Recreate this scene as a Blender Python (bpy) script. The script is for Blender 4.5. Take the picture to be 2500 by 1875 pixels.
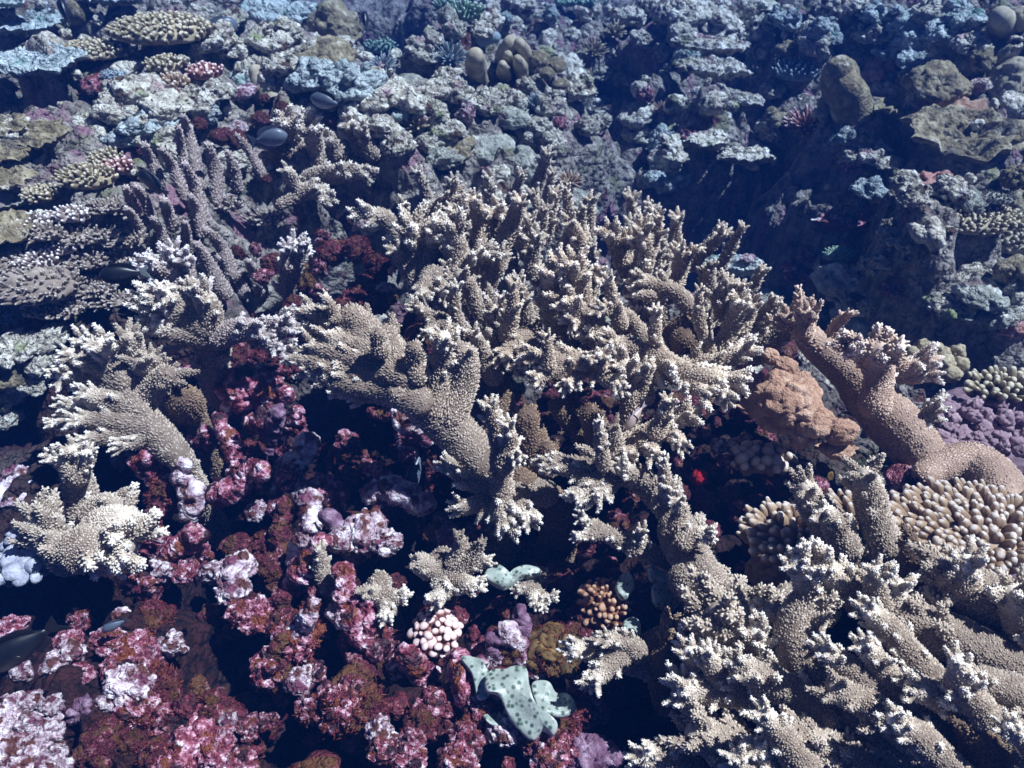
import bpy, bmesh, math, random
import numpy as np
from mathutils import Vector

R = math.radians
for o in list(bpy.data.objects):
    bpy.data.objects.remove(o, do_unlink=True)
scn = bpy.context.scene
COL = scn.collection

# ------------------------------------------------------------------ camera
HFOV, PITCH, CAMZ = R(68.0), R(42.0), 1.05
cam_d = bpy.data.cameras.new('camera')
cam = bpy.data.objects.new('camera', cam_d)
COL.objects.link(cam)
cam.location = (0, 0, CAMZ)
cam.rotation_euler = (R(90) - PITCH, 0, 0)
cam_d.sensor_fit = 'HORIZONTAL'
cam_d.angle = HFOV
cam_d.clip_start, cam_d.clip_end = 0.02, 200.0
cam_d.dof.use_dof = True
cam_d.dof.focus_distance = 1.35
cam_d.dof.aperture_fstop = 7.0
scn.camera = cam

# ------------------------------------------------------------------ world, sun, exposure
SUN_EL, SUN_AZ = 60.0, 84.0           # azimuth clockwise from +Y (away from the camera) towards +X
world = bpy.data.worlds.new('World')
scn.world = world
world.use_nodes = True
wn = world.node_tree.nodes
sky = wn.new('ShaderNodeTexSky')
sky.sky_type = 'NISHITA'
sky.sun_disc = False
sky.air_density = 0.25
sky.dust_density = 0.3
sky.ozone_density = 2.0
sky.sun_elevation = R(SUN_EL)
sky.sun_rotation = R(SUN_AZ)
bg = wn['Background']
bg.inputs['Strength'].default_value = 0.05
world.node_tree.links.new(sky.outputs['Color'], bg.inputs['Color'])
sl = bpy.data.lights.new('sun', 'SUN')
sl.energy = 5.0
sl.angle = R(0.5)
sl.color = (1.0, 0.87, 0.74)
so = bpy.data.objects.new('sun', sl)
COL.objects.link(so)
so.rotation_euler = (R(90 - SUN_EL), 0, R(180 - SUN_AZ))
so.location = (2, 2, 5)
scn.view_settings.view_transform = 'Standard'
scn.view_settings.look = 'None'
scn.view_settings.gamma = 1.0
scn.view_settings.exposure = 1.42
scn.cycles.use_denoising = True
scn.cycles.max_bounces = 6
scn.cycles.diffuse_bounces = 2
scn.cycles.glossy_bounces = 2
scn.cycles.volume_bounces = 0

# ------------------------------------------------------------------ photograph pixels to places
FPX = 1250.0 / math.tan(HFOV / 2)
CP, SP = math.cos(PITCH), math.sin(PITCH)

def ray(px, py):
    a, b = (px - 1250.0) / FPX, (937.5 - py) / FPX
    return np.array([a, CP + b * SP, -SP + b * CP])

def P(px, py, z):
    """the point at height z that a photograph pixel looks at"""
    d = ray(px, py)
    t = (z - CAMZ) / d[2]
    return np.array([0, 0, CAMZ]) + d * t

def mpp(p):
    """metres for each photograph pixel at point p"""
    return (p[1] * CP - (p[2] - CAMZ) * SP) / FPX

def topx(p):
    dep = p[1] * CP - (p[2] - CAMZ) * SP
    up = p[1] * SP + (p[2] - CAMZ) * CP
    return 1250 + p[0] / dep * FPX, 937.5 - up / dep * FPX

class View:
    """a part of the photograph studied enlarged: origin and photograph pixels per enlarged pixel"""
    def __init__(s, x, y, w): s.x, s.y, s.k = x, y, w / 2212.0
    def px(s, u, v): return s.x + u * s.k, s.y + v * s.k

R1, R2, R3 = View(0, 0, 900), View(800, 0, 900), View(1600, 0, 900)
R4, R5, R6 = View(0, 600, 900), View(800, 600, 900), View(1600, 600, 900)
R7, R8, R9 = View(0, 1200, 900), View(800, 1200, 900), View(1600, 1200, 900)
C1, C2, C3 = View(1800, 650, 700), View(300, 250, 600), View(700, 480, 600)
C4, C5, C6, C7 = View(1250, 480, 600), View(700, 900, 600), View(1250, 900, 600), View(100, 780, 600)

# ------------------------------------------------------------------ numpy noise
def _h(ix, iy, iz, seed):
    n = (ix.astype(np.uint32) * np.uint32(374761393) + iy.astype(np.uint32) * np.uint32(668265263)
         + iz.astype(np.uint32) * np.uint32(2147483647) + np.uint32((seed * 974711 + 12345) & 0xffffffff))
    n = (n ^ (n >> np.uint32(13))) * np.uint32(1274126177)
    n = (n ^ (n >> np.uint32(16))) * np.uint32(2246822519)
    return ((n ^ (n >> np.uint32(15))) & np.uint32(0xffffff)).astype(np.float32) / np.float32(0xffffff)

def vnoise(p, f, seed=0):
    q = np.asarray(p, np.float64) * f
    i = np.floor(q).astype(np.int64)
    t = q - i
    t = t * t * (3 - 2 * t)
    r = 0
    for dx in (0, 1):
        wx = t[:, 0] if dx else 1 - t[:, 0]
        for dy in (0, 1):
            wy = t[:, 1] if dy else 1 - t[:, 1]
            for dz in (0, 1):
                wz = t[:, 2] if dz else 1 - t[:, 2]
                r = r + wx * wy * wz * _h(i[:, 0] + dx, i[:, 1] + dy, i[:, 2] + dz, seed)
    return r * 2 - 1

def fbm(p, f, octv=3, seed=0):
    r, a, s = 0, 1.0, 0
    for k in range(octv):
        r = r + a * vnoise(p, f * 2.03 ** k, seed + k * 17)
        s += a
        a *= 0.5
    return r / s

def worley(p, f, seed=0):
    q = np.asarray(p, np.float64) * f
    i = np.floor(q).astype(np.int64)
    t = q - i
    best = np.full(len(q), 9.0)
    for dx in (-1, 0, 1):
        for dy in (-1, 0, 1):
            for dz in (-1, 0, 1):
                jx, jy, jz = i[:, 0] + dx, i[:, 1] + dy, i[:, 2] + dz
                ox = dx + 0.15 + 0.7 * _h(jx, jy, jz, seed) - t[:, 0]
                oy = dy + 0.15 + 0.7 * _h(jx, jy, jz, seed + 1) - t[:, 1]
                oz = dz + 0.15 + 0.7 * _h(jx, jy, jz, seed + 2) - t[:, 2]
                best = np.minimum(best, ox * ox + oy * oy + oz * oz)
    return np.sqrt(best)

def unit(v):
    v = np.asarray(v, float)
    return v / np.maximum(np.linalg.norm(v, axis=-1, keepdims=True), 1e-9)

# ------------------------------------------------------------------ mesh helpers
class Geo:
    """collects vertices, triangles, quads and a per-vertex value w"""
    def __init__(s): s.v, s.t, s.q, s.w, s.n = [], [], [], [], 0
    def add(s, v, tris=None, quads=None, w=None):
        v = np.asarray(v, np.float64).reshape(-1, 3)
        if tris is not None and len(tris): s.t.append(np.asarray(tris) + s.n)
        if quads is not None and len(quads): s.q.append(np.asarray(quads) + s.n)
        s.v.append(v)
        s.w.append(np.zeros(len(v)) if w is None else np.broadcast_to(np.asarray(w, float), (len(v),)))
        s.n += len(v)
    def mesh(s, name, mat, origin=(0, 0, 0), smooth=True):
        v = np.concatenate(s.v) - np.asarray(origin)
        t = np.concatenate(s.t) if s.t else np.zeros((0, 3), int)
        q = np.concatenate(s.q) if s.q else np.zeros((0, 4), int)
        me = bpy.data.meshes.new(name)
        me.vertices.add(len(v))
        me.vertices.foreach_set('co', v.astype(np.float32).ravel())
        me.loops.add(len(t) * 3 + len(q) * 4)
        me.loops.foreach_set('vertex_index', np.concatenate([t.ravel(), q.ravel()]).astype(np.int32))
        me.polygons.add(len(t) + len(q))
        ls = np.concatenate([np.arange(len(t)) * 3, len(t) * 3 + np.arange(len(q)) * 4]).astype(np.int32)
        me.polygons.foreach_set('loop_start', ls)
        me.polygons.foreach_set('use_smooth', np.full(len(t) + len(q), smooth))
        at = me.attributes.new('w', 'FLOAT', 'POINT')
        at.data.foreach_set('value', np.concatenate(s.w).astype(np.float32))
        me.materials.append(mat)
        me.update(calc_edges=True)
        me.validate()
        return me

def put(name, me, parent=None, loc=(0, 0, 0)):
    o = bpy.data.objects.new(name, me)
    COL.objects.link(o)
    o.location = loc
    if parent is not None: o.parent = parent
    return o

def tag(o, label, cat, group=None):
    o['label'] = label
    o['category'] = cat
    if group: o['group'] = group
    return o

def thing(name, label, cat, loc, group=None):
    o = bpy.data.objects.new(name, None)
    o.empty_display_size = 0.05
    COL.objects.link(o)
    o.location = [float(c) for c in loc]
    return tag(o, label, cat, group)

# ------------------------------------------------------------------ materials
def lin(r, g, b):
    f = lambda c: ((c / 255 + 0.055) / 1.055) ** 2.4 if c > 10 else c / 255 / 12.92
    return (f(r), f(g), f(b), 1)

def material(name, ramp, scale=30.0, detail=4.0, wmix=0.0, rough=0.75, bump=0.0, bscale=200.0, spot=None, spec=0.25, second=None, sss=0.0, knobs=None):
    """colour ramp driven by noise and by the grown-in value w (0 old body, 1 fresh pale tip)"""
    m = bpy.data.materials.new(name)
    m.use_nodes = True
    nt = m.node_tree
    N, Lk = nt.nodes, nt.links
    bs = N['Principled BSDF']
    bs.inputs['Roughness'].default_value = rough
    bs.inputs['Specular IOR Level'].default_value = spec
    tc = N.new('ShaderNodeTexCoord')
    oi = N.new('ShaderNodeObjectInfo')
    add = N.new('ShaderNodeVectorMath'); add.operation = 'ADD'
    sc = N.new('ShaderNodeVectorMath'); sc.operation = 'SCALE'
    sc.inputs['Scale'].default_value = 7.0
    cmb = N.new('ShaderNodeCombineXYZ')
    for k in range(3): Lk.new(oi.outputs['Random'], cmb.inputs[k])
    Lk.new(cmb.outputs[0], sc.inputs[0])
    Lk.new(tc.outputs['Object'], add.inputs[0]); Lk.new(sc.outputs[0], add.inputs[1])
    no = N.new('ShaderNodeTexNoise')
    no.inputs['Scale'].default_value = scale
    no.inputs['Detail'].default_value = detail
    no.inputs['Roughness'].default_value = 0.62
    Lk.new(add.outputs[0], no.inputs['Vector'])
    st = N.new('ShaderNodeMapRange')
    st.inputs['From Min'].default_value, st.inputs['From Max'].default_value = 0.3, 0.7
    Lk.new(no.outputs['Fac'], st.inputs['Value'])
    at = N.new('ShaderNodeAttribute'); at.attribute_name = 'w'
    mx = N.new('ShaderNodeMix'); mx.data_type = 'FLOAT'
    mx.inputs[0].default_value = wmix
    Lk.new(st.outputs[0], mx.inputs[2]); Lk.new(at.outputs['Fac'], mx.inputs[3])
    rp = N.new('ShaderNodeValToRGB')
    el = rp.color_ramp.elements
    while len(el) < len(ramp): el.new(0.5)
    for e, (pos, c) in zip(el, ramp): e.position = pos; e.color = c
    Lk.new(mx.outputs[0], rp.inputs['Fac'])
    colour = rp.outputs['Color']
    if second:                                  # patches of a second encrusting colour
        for (c2, sc2, lo, hi) in second:
            n2 = N.new('ShaderNodeTexNoise'); n2.inputs['Scale'].default_value = sc2; n2.inputs['Detail'].default_value = 3
            v2 = N.new('ShaderNodeVectorMath'); v2.operation = 'ADD'; v2.inputs[1].default_value = (sc2 * 1.7, 3.1, -2.2)
            Lk.new(add.outputs[0], v2.inputs[0]); Lk.new(v2.outputs[0], n2.inputs['Vector'])
            r2 = N.new('ShaderNodeMapRange'); r2.inputs['From Min'].default_value = lo; r2.inputs['From Max'].default_value = hi
            Lk.new(n2.outputs['Fac'], r2.inputs['Value'])
            m2 = N.new('ShaderNodeMix'); m2.data_type = 'RGBA'
            Lk.new(r2.outputs[0], m2.inputs[0]); Lk.new(colour, m2.inputs[6]); m2.inputs[7].default_value = c2
            colour = m2.outputs[2]
    if spot:                                    # round darker pores
        vo = N.new('ShaderNodeTexVoronoi'); vo.inputs['Scale'].default_value = spot[1]
        Lk.new(add.outputs[0], vo.inputs['Vector'])
        r3 = N.new('ShaderNodeMapRange'); r3.inputs['From Min'].default_value = spot[2]; r3.inputs['From Max'].default_value = spot[3]
        r3.inputs['To Min'].default_value = 1.0; r3.inputs['To Max'].default_value = 0.0
        Lk.new(vo.outputs['Distance'], r3.inputs['Value'])
        m3 = N.new('ShaderNodeMix'); m3.data_type = 'RGBA'
        Lk.new(r3.outputs[0], m3.inputs[0]); Lk.new(colour, m3.inputs[6]); m3.inputs[7].default_value = spot[0]
        colour = m3.outputs[2]
    Lk.new(colour, bs.inputs['Base Color'])
    if sss:
        bs.inputs['Subsurface Weight'].default_value = sss
        bs.inputs['Subsurface Radius'].default_value = (0.01, 0.008, 0.006)
        bs.inputs['Subsurface Scale'].default_value = 0.5
    if bump:
        nb = N.new('ShaderNodeTexNoise'); nb.inputs['Scale'].default_value = bscale; nb.inputs['Detail'].default_value = 3
        Lk.new(add.outputs[0], nb.inputs['Vector'])
        bp = N.new('ShaderNodeBump'); bp.inputs['Strength'].default_value = bump; bp.inputs['Distance'].default_value = 0.004
        Lk.new(nb.outputs['Fac'], bp.inputs['Height']); Lk.new(bp.outputs['Normal'], bs.inputs['Normal'])
        last = bp
        for (ks, kd) in (knobs or []):          # fine round nodules as relief
            wv = N.new('ShaderNodeTexNoise'); wv.inputs['Scale'].default_value = ks * .5
            Lk.new(add.outputs[0], wv.inputs['Vector'])
            wm = N.new('ShaderNodeVectorMath'); wm.operation = 'MULTIPLY_ADD'; wm.inputs[1].default_value = (.9 / ks,) * 3
            Lk.new(wv.outputs['Color'], wm.inputs[0]); Lk.new(add.outputs[0], wm.inputs[2])
            kv = N.new('ShaderNodeTexVoronoi'); kv.inputs['Scale'].default_value = ks
            Lk.new(wm.outputs[0], kv.inputs['Vector'])
            kb = N.new('ShaderNodeBump'); kb.invert = True; kb.inputs['Strength'].default_value = .9; kb.inputs['Distance'].default_value = kd
            Lk.new(kv.outputs['Distance'], kb.inputs['Height'])
            Lk.new(kb.outputs['Normal'], last.inputs['Normal'])
            last = kb
    return m

W = lin
ACRO = [(0.0, W(104, 88, 76)), (0.32, W(156, 141, 126)), (0.62, W(206, 194, 178)), (0.98, W(250, 246, 240))]
ACROW = [(0.0, W(108, 90, 76)), (0.32, W(166, 149, 131)), (0.62, W(214, 198, 178)), (0.98, W(252, 246, 240))]
ACROB = [(0.0, W(82, 64, 52)), (0.35, W(126, 104, 84)), (0.7, W(168, 146, 122)), (0.95, W(216, 202, 182))]
FING = [(0.0, W(102, 88, 82)), (0.35, W(148, 133, 127)), (0.65, W(204, 192, 188)), (0.95, W(246, 242, 242))]
M = {}
M['acro'] = material('coral_branch_grey', ACRO, 60, 3, 0.86, 0.7)
M['acrow'] = material('coral_branch_warm', ACROW, 60, 3, 0.86, 0.7)
M['acrob'] = material('coral_branch_brown', ACROB, 60, 3, 0.86, 0.7)
M['tan'] = material('coral_branch_tan', [(0.0, W(136, 110, 94)), (0.4, W(186, 160, 140)), (0.72, W(230, 214, 200)), (0.97, W(252, 246, 242))], 40, 3, 0.84, 0.7)
M['fing'] = material('coral_finger_mauve', FING, 60, 3, 0.84, 0.7)
M['digit'] = material('coral_digit_tan', [(0.0, W(120, 96, 76)), (0.4, W(164, 138, 112)), (0.75, W(204, 186, 168)), (0.97, W(238, 232, 230))], 30, 4, 0.75, 0.8, 0.5, 500)
M['digy'] = material('coral_digit_ochre', [(0.0, W(96, 84, 64)), (0.5, W(158, 144, 116)), (0.97, W(226, 216, 190))], 60, 3, 0.85, 0.7, 0.5, 400)
M['digb'] = material('coral_digit_blue', [(0.0, W(84, 94, 104)), (0.5, W(132, 146, 154)), (0.97, W(204, 212, 216))], 60, 3, 0.85, 0.7)
M['digg'] = material('coral_digit_green', [(0.0, W(78, 98, 84)), (0.5, W(128, 154, 134)), (0.97, W(200, 218, 196))], 60, 3, 0.85, 0.7)
M['digp'] = material('coral_digit_pink', [(0.0, W(110, 70, 66)), (0.5, W(160, 116, 106)), (0.97, W(236, 214, 212))], 60, 3, 0.85, 0.7)
M['mauve'] = material('coral_mauve_knob', [(0.0, W(96, 74, 82)), (0.5, W(142, 116, 124)), (0.97, W(196, 172, 178))], 40, 3, 0.7, 0.7, 0.5, 400)
M['brown'] = material('coral_brown_smooth', [(0.0, W(146, 112, 94)), (0.5, W(178, 140, 116)), (1.0, W(216, 184, 160))], 25, 3, 0.25, 0.8, 0.9, 420, knobs=[(240, .0022)])
M['ochre'] = material('coral_ochre_smooth', [(0.0, W(84, 74, 58)), (0.5, W(132, 120, 94)), (1.0, W(186, 176, 148))], 26, 5, 0.3, 0.8, 0.8, 320, knobs=[(80, .006)], second=[(W(96, 88, 76), 11, .56, .66), (W(186, 178, 160), 16, .6, .7)])
M['porites'] = material('coral_column_smooth', [(0.0, W(120, 112, 96)), (0.5, W(162, 152, 130)), (1.0, W(204, 196, 176))], 18, 4, 0.35, 0.8, 0.6, 300)
M['pale'] = material('coral_pale_smooth', [(0.0, W(104, 104, 94)), (0.5, W(148, 148, 136)), (1.0, W(196, 196, 184))], 25, 5, 0.3, 0.8, 0.8, 160, knobs=[(60, .008), (140, .004)], second=[(W(110, 96, 92), 10, .56, .66), (W(214, 212, 200), 17, .58, .68)])
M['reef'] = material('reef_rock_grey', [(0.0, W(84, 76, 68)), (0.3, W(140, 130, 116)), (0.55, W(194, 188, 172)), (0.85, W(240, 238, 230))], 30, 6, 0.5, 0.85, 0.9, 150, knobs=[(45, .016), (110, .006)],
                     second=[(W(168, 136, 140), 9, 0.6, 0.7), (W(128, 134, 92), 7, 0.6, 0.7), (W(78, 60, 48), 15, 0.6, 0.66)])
M['reefb'] = material('reef_rock_bluish', [(0.0, W(80, 88, 92)), (0.3, W(134, 144, 146)), (0.55, W(172, 182, 180)), (0.85, W(222, 228, 226))], 30, 6, 0.5, 0.85, 0.9, 150, knobs=[(45, .016), (110, .006)],
                      second=[(W(126, 156, 146), 9, 0.58, 0.68), (W(84, 84, 88), 14, 0.6, 0.66)])
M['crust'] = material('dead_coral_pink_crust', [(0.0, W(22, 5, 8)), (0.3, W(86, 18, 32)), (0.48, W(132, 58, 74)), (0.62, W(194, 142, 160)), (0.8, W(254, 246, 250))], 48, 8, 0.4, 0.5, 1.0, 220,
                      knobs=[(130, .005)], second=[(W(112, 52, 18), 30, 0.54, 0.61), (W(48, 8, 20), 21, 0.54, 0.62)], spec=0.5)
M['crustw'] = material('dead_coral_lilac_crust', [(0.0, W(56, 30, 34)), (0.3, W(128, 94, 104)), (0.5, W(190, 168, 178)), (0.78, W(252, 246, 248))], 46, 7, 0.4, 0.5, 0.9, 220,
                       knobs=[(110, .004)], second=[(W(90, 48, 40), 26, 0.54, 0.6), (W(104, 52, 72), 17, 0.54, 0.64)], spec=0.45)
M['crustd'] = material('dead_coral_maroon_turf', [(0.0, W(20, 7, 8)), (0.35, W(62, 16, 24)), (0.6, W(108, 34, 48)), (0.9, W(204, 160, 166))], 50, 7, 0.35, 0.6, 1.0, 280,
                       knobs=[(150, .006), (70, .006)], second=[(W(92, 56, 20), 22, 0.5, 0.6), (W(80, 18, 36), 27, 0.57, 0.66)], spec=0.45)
M['knobw'] = material('coral_white_knob', [(0.0, W(70, 72, 84)), (0.4, W(124, 126, 140)), (0.97, W(206, 206, 216))], 3, 5, 0.4, 0.7, 0.5, 14)
M['plateg'] = material('coral_plate_brown', [(0.0, W(84, 74, 66)), (0.45, W(138, 124, 112)), (0.97, W(214, 204, 196))], 4, 5, 0.6, 0.8, 0.6, 20)
M['cauli'] = material('coral_cauliflower_brown', [(0.0, W(92, 56, 38)), (0.5, W(136, 92, 66)), (0.97, W(202, 170, 142))], 4, 3, 0.7, 0.7, 0.4, 20)
M['turf'] = material('algae_maroon', [(0.0, W(48, 14, 12)), (0.5, W(96, 36, 30)), (1.0, W(140, 84, 44))], 20, 3, 0.2, 0.7)
M['red'] = material('sponge_red', [(0.0, W(110, 8, 20)), (1.0, W(210, 34, 52))], 60, 3, 0.1, 0.6, 0.8, 300)
M['purple'] = material('crust_purple', [(0.0, W(66, 36, 54)), (0.5, W(114, 82, 104)), (1.0, W(186, 162, 180))], 40, 4, 0.3, 0.6, 0.8, 300)
M['mint'] = material('tunicate_mint', [(0.0, W(122, 132, 124)), (0.5, W(152, 162, 153)), (1.0, W(204, 209, 205))], 40, 4, 0.4, 0.4, 0.3, 160, spot=(W(62, 82, 72), 92, 0.2, 0.42), spec=0.5, sss=0.15)
M['olive'] = material('algae_olive', [(0.0, W(50, 38, 18)), (0.6, W(92, 70, 36)), (1.0, W(138, 112, 66))], 30, 3, 0.2, 0.7)

# ------------------------------------------------------------------ terrain
GROUND = [  # photograph pixel and height: what the reef does there
 (-300,60,.25),(0,0,.2),(300,20,.15),(500,0,.1),(850,30,-.25),(1100,50,-.15),(1450,50,-.3),(1700,30,-.05),(2000,30,.05),(2400,0,.15),(2800,50,.2),
 (100,130,.2),(400,100,.2),(700,130,.1),(900,130,-.1),(1100,130,0),(1250,130,.05),(1400,130,-.15),(1600,120,-.05),(1800,150,0),(2100,150,.05),(2400,100,.1),
 (0,240,.06),(130,285,-.14),(300,250,.1),(600,220,.1),(900,260,.05),(1100,230,0),(1250,270,-.08),(1400,250,-.2),(1600,260,-.3),(1800,250,-.3),(1950,270,-.2),(2150,220,0),(2350,280,0),
 (50,400,.1),(250,400,.08),(450,380,.04),(700,380,.03),(1000,380,0),(1200,400,-.05),(1380,420,-.22),(1550,400,-.48),(1800,400,-.52),(2050,420,-.45),(2250,400,0),(2450,400,.05),
 (50,550,.08),(250,520,.05),(450,520,0),(650,520,-.12),(850,560,-.26),(1100,520,-.16),(1350,520,-.2),(1600,530,-.5),(1850,520,-.6),(2050,560,-.45),(2300,520,.0),(2480,560,0),
 (50,680,.05),(250,680,.02),(400,700,-.05),(700,680,-.3),(900,700,-.36),(1200,700,-.28),(1500,700,-.28),(1750,650,-.25),(1950,700,-.35),(2200,700,-.5),(2400,720,-.4),
 (50,850,-.15),(80,980,-.4),(300,850,-.2),(500,850,-.15),(700,900,-.3),(1000,880,-.34),(1300,850,-.34),(1600,850,-.34),(1850,850,-.26),(2100,850,-.34),(2300,830,-.4),(2450,900,-.3),
 (50,1080,-.35),(300,1100,-.5),(600,1050,-.42),(800,1080,-.5),(1000,1080,-.5),(1300,1050,-.36),(1600,1050,-.36),(1800,1050,-.3),(2100,1050,-.26),(2400,1050,-.26),
 (50,1250,-.25),(300,1300,-.25),(600,1280,-.5),(850,1300,-.5),(1100,1300,-.6),(1350,1300,-.6),(1700,1300,-.28),(2000,1250,-.26),(2350,1250,-.22),
 (50,1450,-.32),(300,1500,-.22),(520,1550,-.65),(750,1500,-.28),(1000,1480,-.5),(1250,1500,-.3),(1500,1500,-.3),(1750,1500,-.25),(2100,1500,-.15),(2400,1500,-.1),
 (100,1750,-.15),(400,1750,-.2),(700,1780,-.55),(950,1780,-.26),(1250,1750,-.22),(1500,1800,-.6),(1800,1750,-.3),(2200,1750,-.2),(-300,1100,-.2),(2800,1100,-.2),(1250,2300,-.3),(300,2300,-.25),(2300,2300,-.2)]
GP = np.array([P(*g) for g in GROUND])

CARVE = [  # clefts and gullies: rim outline as photograph pixels on a level, the level, depth, width of the wall
 ([(1385,290),(1500,265),(1640,235),(1865,245),(1990,345),(2190,400),(2205,470),(2215,580),(2330,640),(2520,660),(2520,830),(2300,790),(2180,710),(2100,650),(1950,605),(1750,585),(1570,545),(1420,460)], -.05, 1.5, .06),
 ([(-150,250),(150,252),(275,290),(160,338),(-100,330)], .05, .4, .06),
 ([(780,-60),(1080,-60),(1060,20),(1010,90),(880,85)], 0, 1.3, .12),
 ([(1340,60),(1500,20),(1660,50),(1560,125),(1450,190),(1380,160)], 0, .5, .1),
 ([(1140,300),(1240,290),(1290,330),(1180,350)], 0, .3, .06), ([(1730,60),(1850,50),(1900,110),(1790,110)], 0, .35, .08), ([(2240,150),(2360,160),(2330,210),(2250,200)], 0, .3, .06),
 ([(560,70),(800,60),(780,110),(600,100)], .05, .3, .08), ([(270,130),(350,125),(390,190),(300,190)], .1, .3, .06), ([(620,480),(880,440),(1000,480),(860,560),(700,560)], -.05, .25, .07), ([(1000,230),(1150,210),(1160,260),(1020,270)], 0, .22, .06)]
def carve(x, y):
    out = np.zeros_like(x)
    for poly, lv, dep, wid in CARVE:
        V_ = np.array([P(a, b, lv)[:2] for a, b in poly])
        lo, hi = V_.min(0) - .2, V_.max(0) + .2
        sel = (x > lo[0]) & (x < hi[0]) & (y > lo[1]) & (y < hi[1])
        if not sel.any(): continue
        px_, py_ = x[sel], y[sel]
        wob = fbm(np.stack([px_, py_, 0 * px_], 1), 6, 2, 71) * .05
        inside = np.zeros(len(px_), bool); d = np.full(len(px_), 9.0)
        for i in range(len(V_)):
            a, b = V_[i], V_[(i + 1) % len(V_)]
            e = b - a
            t = np.clip(((px_ - a[0]) * e[0] + (py_ - a[1]) * e[1]) / (e @ e), 0, 1)
            d = np.minimum(d, np.hypot(px_ - a[0] - t * e[0], py_ - a[1] - t * e[1]))
            cross = ((a[1] > py_) != (b[1] > py_)) & (px_ < (b[0] - a[0]) * (py_ - a[1]) / (b[1] - a[1] + 1e-12) + a[0])
            inside ^= cross
        sd = np.where(inside, d, -d) + wob
        t = np.clip(sd / wid, 0, 1)
        out[sel] = np.maximum(out[sel], dep * t * t * (3 - 2 * t))
    return out

def height(x, y):
    x, y = np.atleast_1d(np.asarray(x, float)), np.atleast_1d(np.asarray(y, float))
    num, den = np.zeros_like(x), np.zeros_like(x)
    for g in GP:
        s2 = (0.035 + 0.028 * g[1]) ** 2          # far points rule a wider patch
        w = 1.0 / (((x - g[0]) ** 2 + (y - g[1]) ** 2) / s2 + 1.0) ** 2.2
        num += w * g[2]
        den += w
    base = num / den
    p_ = np.stack([x, y, 0 * x], 1)
    p_ = p_ + np.stack([fbm(p_, 3, 2, 61), fbm(p_, 3, 2, 62), 0 * x], 1) * .12
    far = np.clip((y - 1.3) / .7, 0, 1)
    big = np.sqrt(np.clip(1 - (worley(p_ + [0, 0, .5], 3.4, 63) / .8) ** 2, 0, 1)) - .62    # coral heads with clefts between
    return base + big * (.035 + .19 * far) - carve(x, y)

def hit(px, py, lift=0.0):
    """where the line of sight through a photograph pixel meets the reef"""
    d = ray(px, py)
    t = np.arange(0.5, 7.0, 0.02)
    q = np.array([0, 0, CAMZ]) + d[None] * t[:, None]
    below = q[:, 2] < height(q[:, 0], q[:, 1]) + lift
    k = int(np.argmax(below)) if below.any() else len(t) - 1
    return q[k]

def graded(a, b, step, far):
    core = np.arange(a, b + step, step)
    out = [core[-1]]; s = step
    while out[-1] < far: s *= 1.25; out.append(out[-1] + s)
    inn = [core[0]]; s = step
    while inn[-1] > -far: s *= 1.25; inn.append(inn[-1] - s)
    return np.concatenate([inn[:0:-1], core, out[1:]])

gx, gy = graded(-2.6, 2.6, 0.011, 13), graded(0.3, 4.3, 0.011, 14)
X, Y = np.meshgrid(gx, gy)
shape = X.shape
x, y = X.ravel(), Y.ravel()
z = height(x, y)
p = np.stack([x, y, z], 1)
near = 1 / (1 + np.maximum(0, np.hypot(x, y - 2) - 4))
q = p + np.stack([fbm(p, 5, 2, 3), fbm(p, 5, 2, 4), fbm(p, 5, 2, 5)], 1) * 0.06
def _dome(pp, f, seed):
    d = worley(pp, f, seed)
    return np.sqrt(np.clip(1 - (d / 0.8) ** 2, 0, 1))
kn = _dome(q, 8.5, 8) - .6
kn2 = _dome(q, 18, 9) - .6
big = fbm(p, 3.2, 3, 1)
kn3 = 0
lump = big * 0.05 + kn * 0.085 + kn2 * 0.05 + fbm(p, 60, 2, 6) * 0.006 - 0.045
p[:, 2] += lump * near
side = np.stack([fbm(p * [1, 1, 1.6], 9, 2, 21), fbm(p * [1, 1, 1.6], 9, 2, 22)], 1) * 0.022
p[:, :2] += side * near[:, None]
idx = np.arange(len(x)).reshape(shape)
quads = np.stack([idx[:-1, :-1].ravel(), idx[:-1, 1:].ravel(), idx[1:, 1:].ravel(), idx[1:, :-1].ravel()], 1)
g = Geo()
g.add(p, quads=quads, w=np.clip(0.42 + kn * 0.3 + kn2 * 0.3  + vnoise(p, 90, 3) * 0.15, 0, 1))
ground_mat = material('reef_ground', [(0.0, W(44, 40, 38)), (0.35, W(92, 84, 78)), (0.65, W(156, 148, 138)), (0.95, W(222, 216, 208))], 24, 6, 0.55, 0.85, 0.9, 150,
                      knobs=[(40, .022), (95, .008)], second=[(W(134, 100, 110), 8, 0.56, 0.66), (W(100, 106, 70), 6, 0.58, 0.7), (W(74, 40, 34), 9, 0.6, 0.7)])
# the turf-covered dead ground in front is maroon and brown
nt = ground_mat.node_tree
bs = nt.nodes['Principled BSDF']
old = bs.inputs['Base Color'].links[0].from_socket
a2 = nt.nodes.new('ShaderNodeAttribute'); a2.attribute_name = 'turf'
rp = nt.nodes.new('ShaderNodeValToRGB'); rp.color_ramp.elements[0].color = W(16, 7, 6); rp.color_ramp.elements[1].color = W(64, 30, 30); rp.color_ramp.elements[0].position = .3; rp.color_ramp.elements[1].position = .8
nz = nt.nodes.new('ShaderNodeTexNoise'); nz.inputs['Scale'].default_value = 40; nz.inputs['Detail'].default_value = 5
tcn = nt.nodes.new('ShaderNodeTexCoord'); nt.links.new(tcn.outputs['Object'], nz.inputs['Vector'])
nt.links.new(nz.outputs['Fac'], rp.inputs['Fac'])
mm = nt.nodes.new('ShaderNodeMix'); mm.data_type = 'RGBA'
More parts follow.
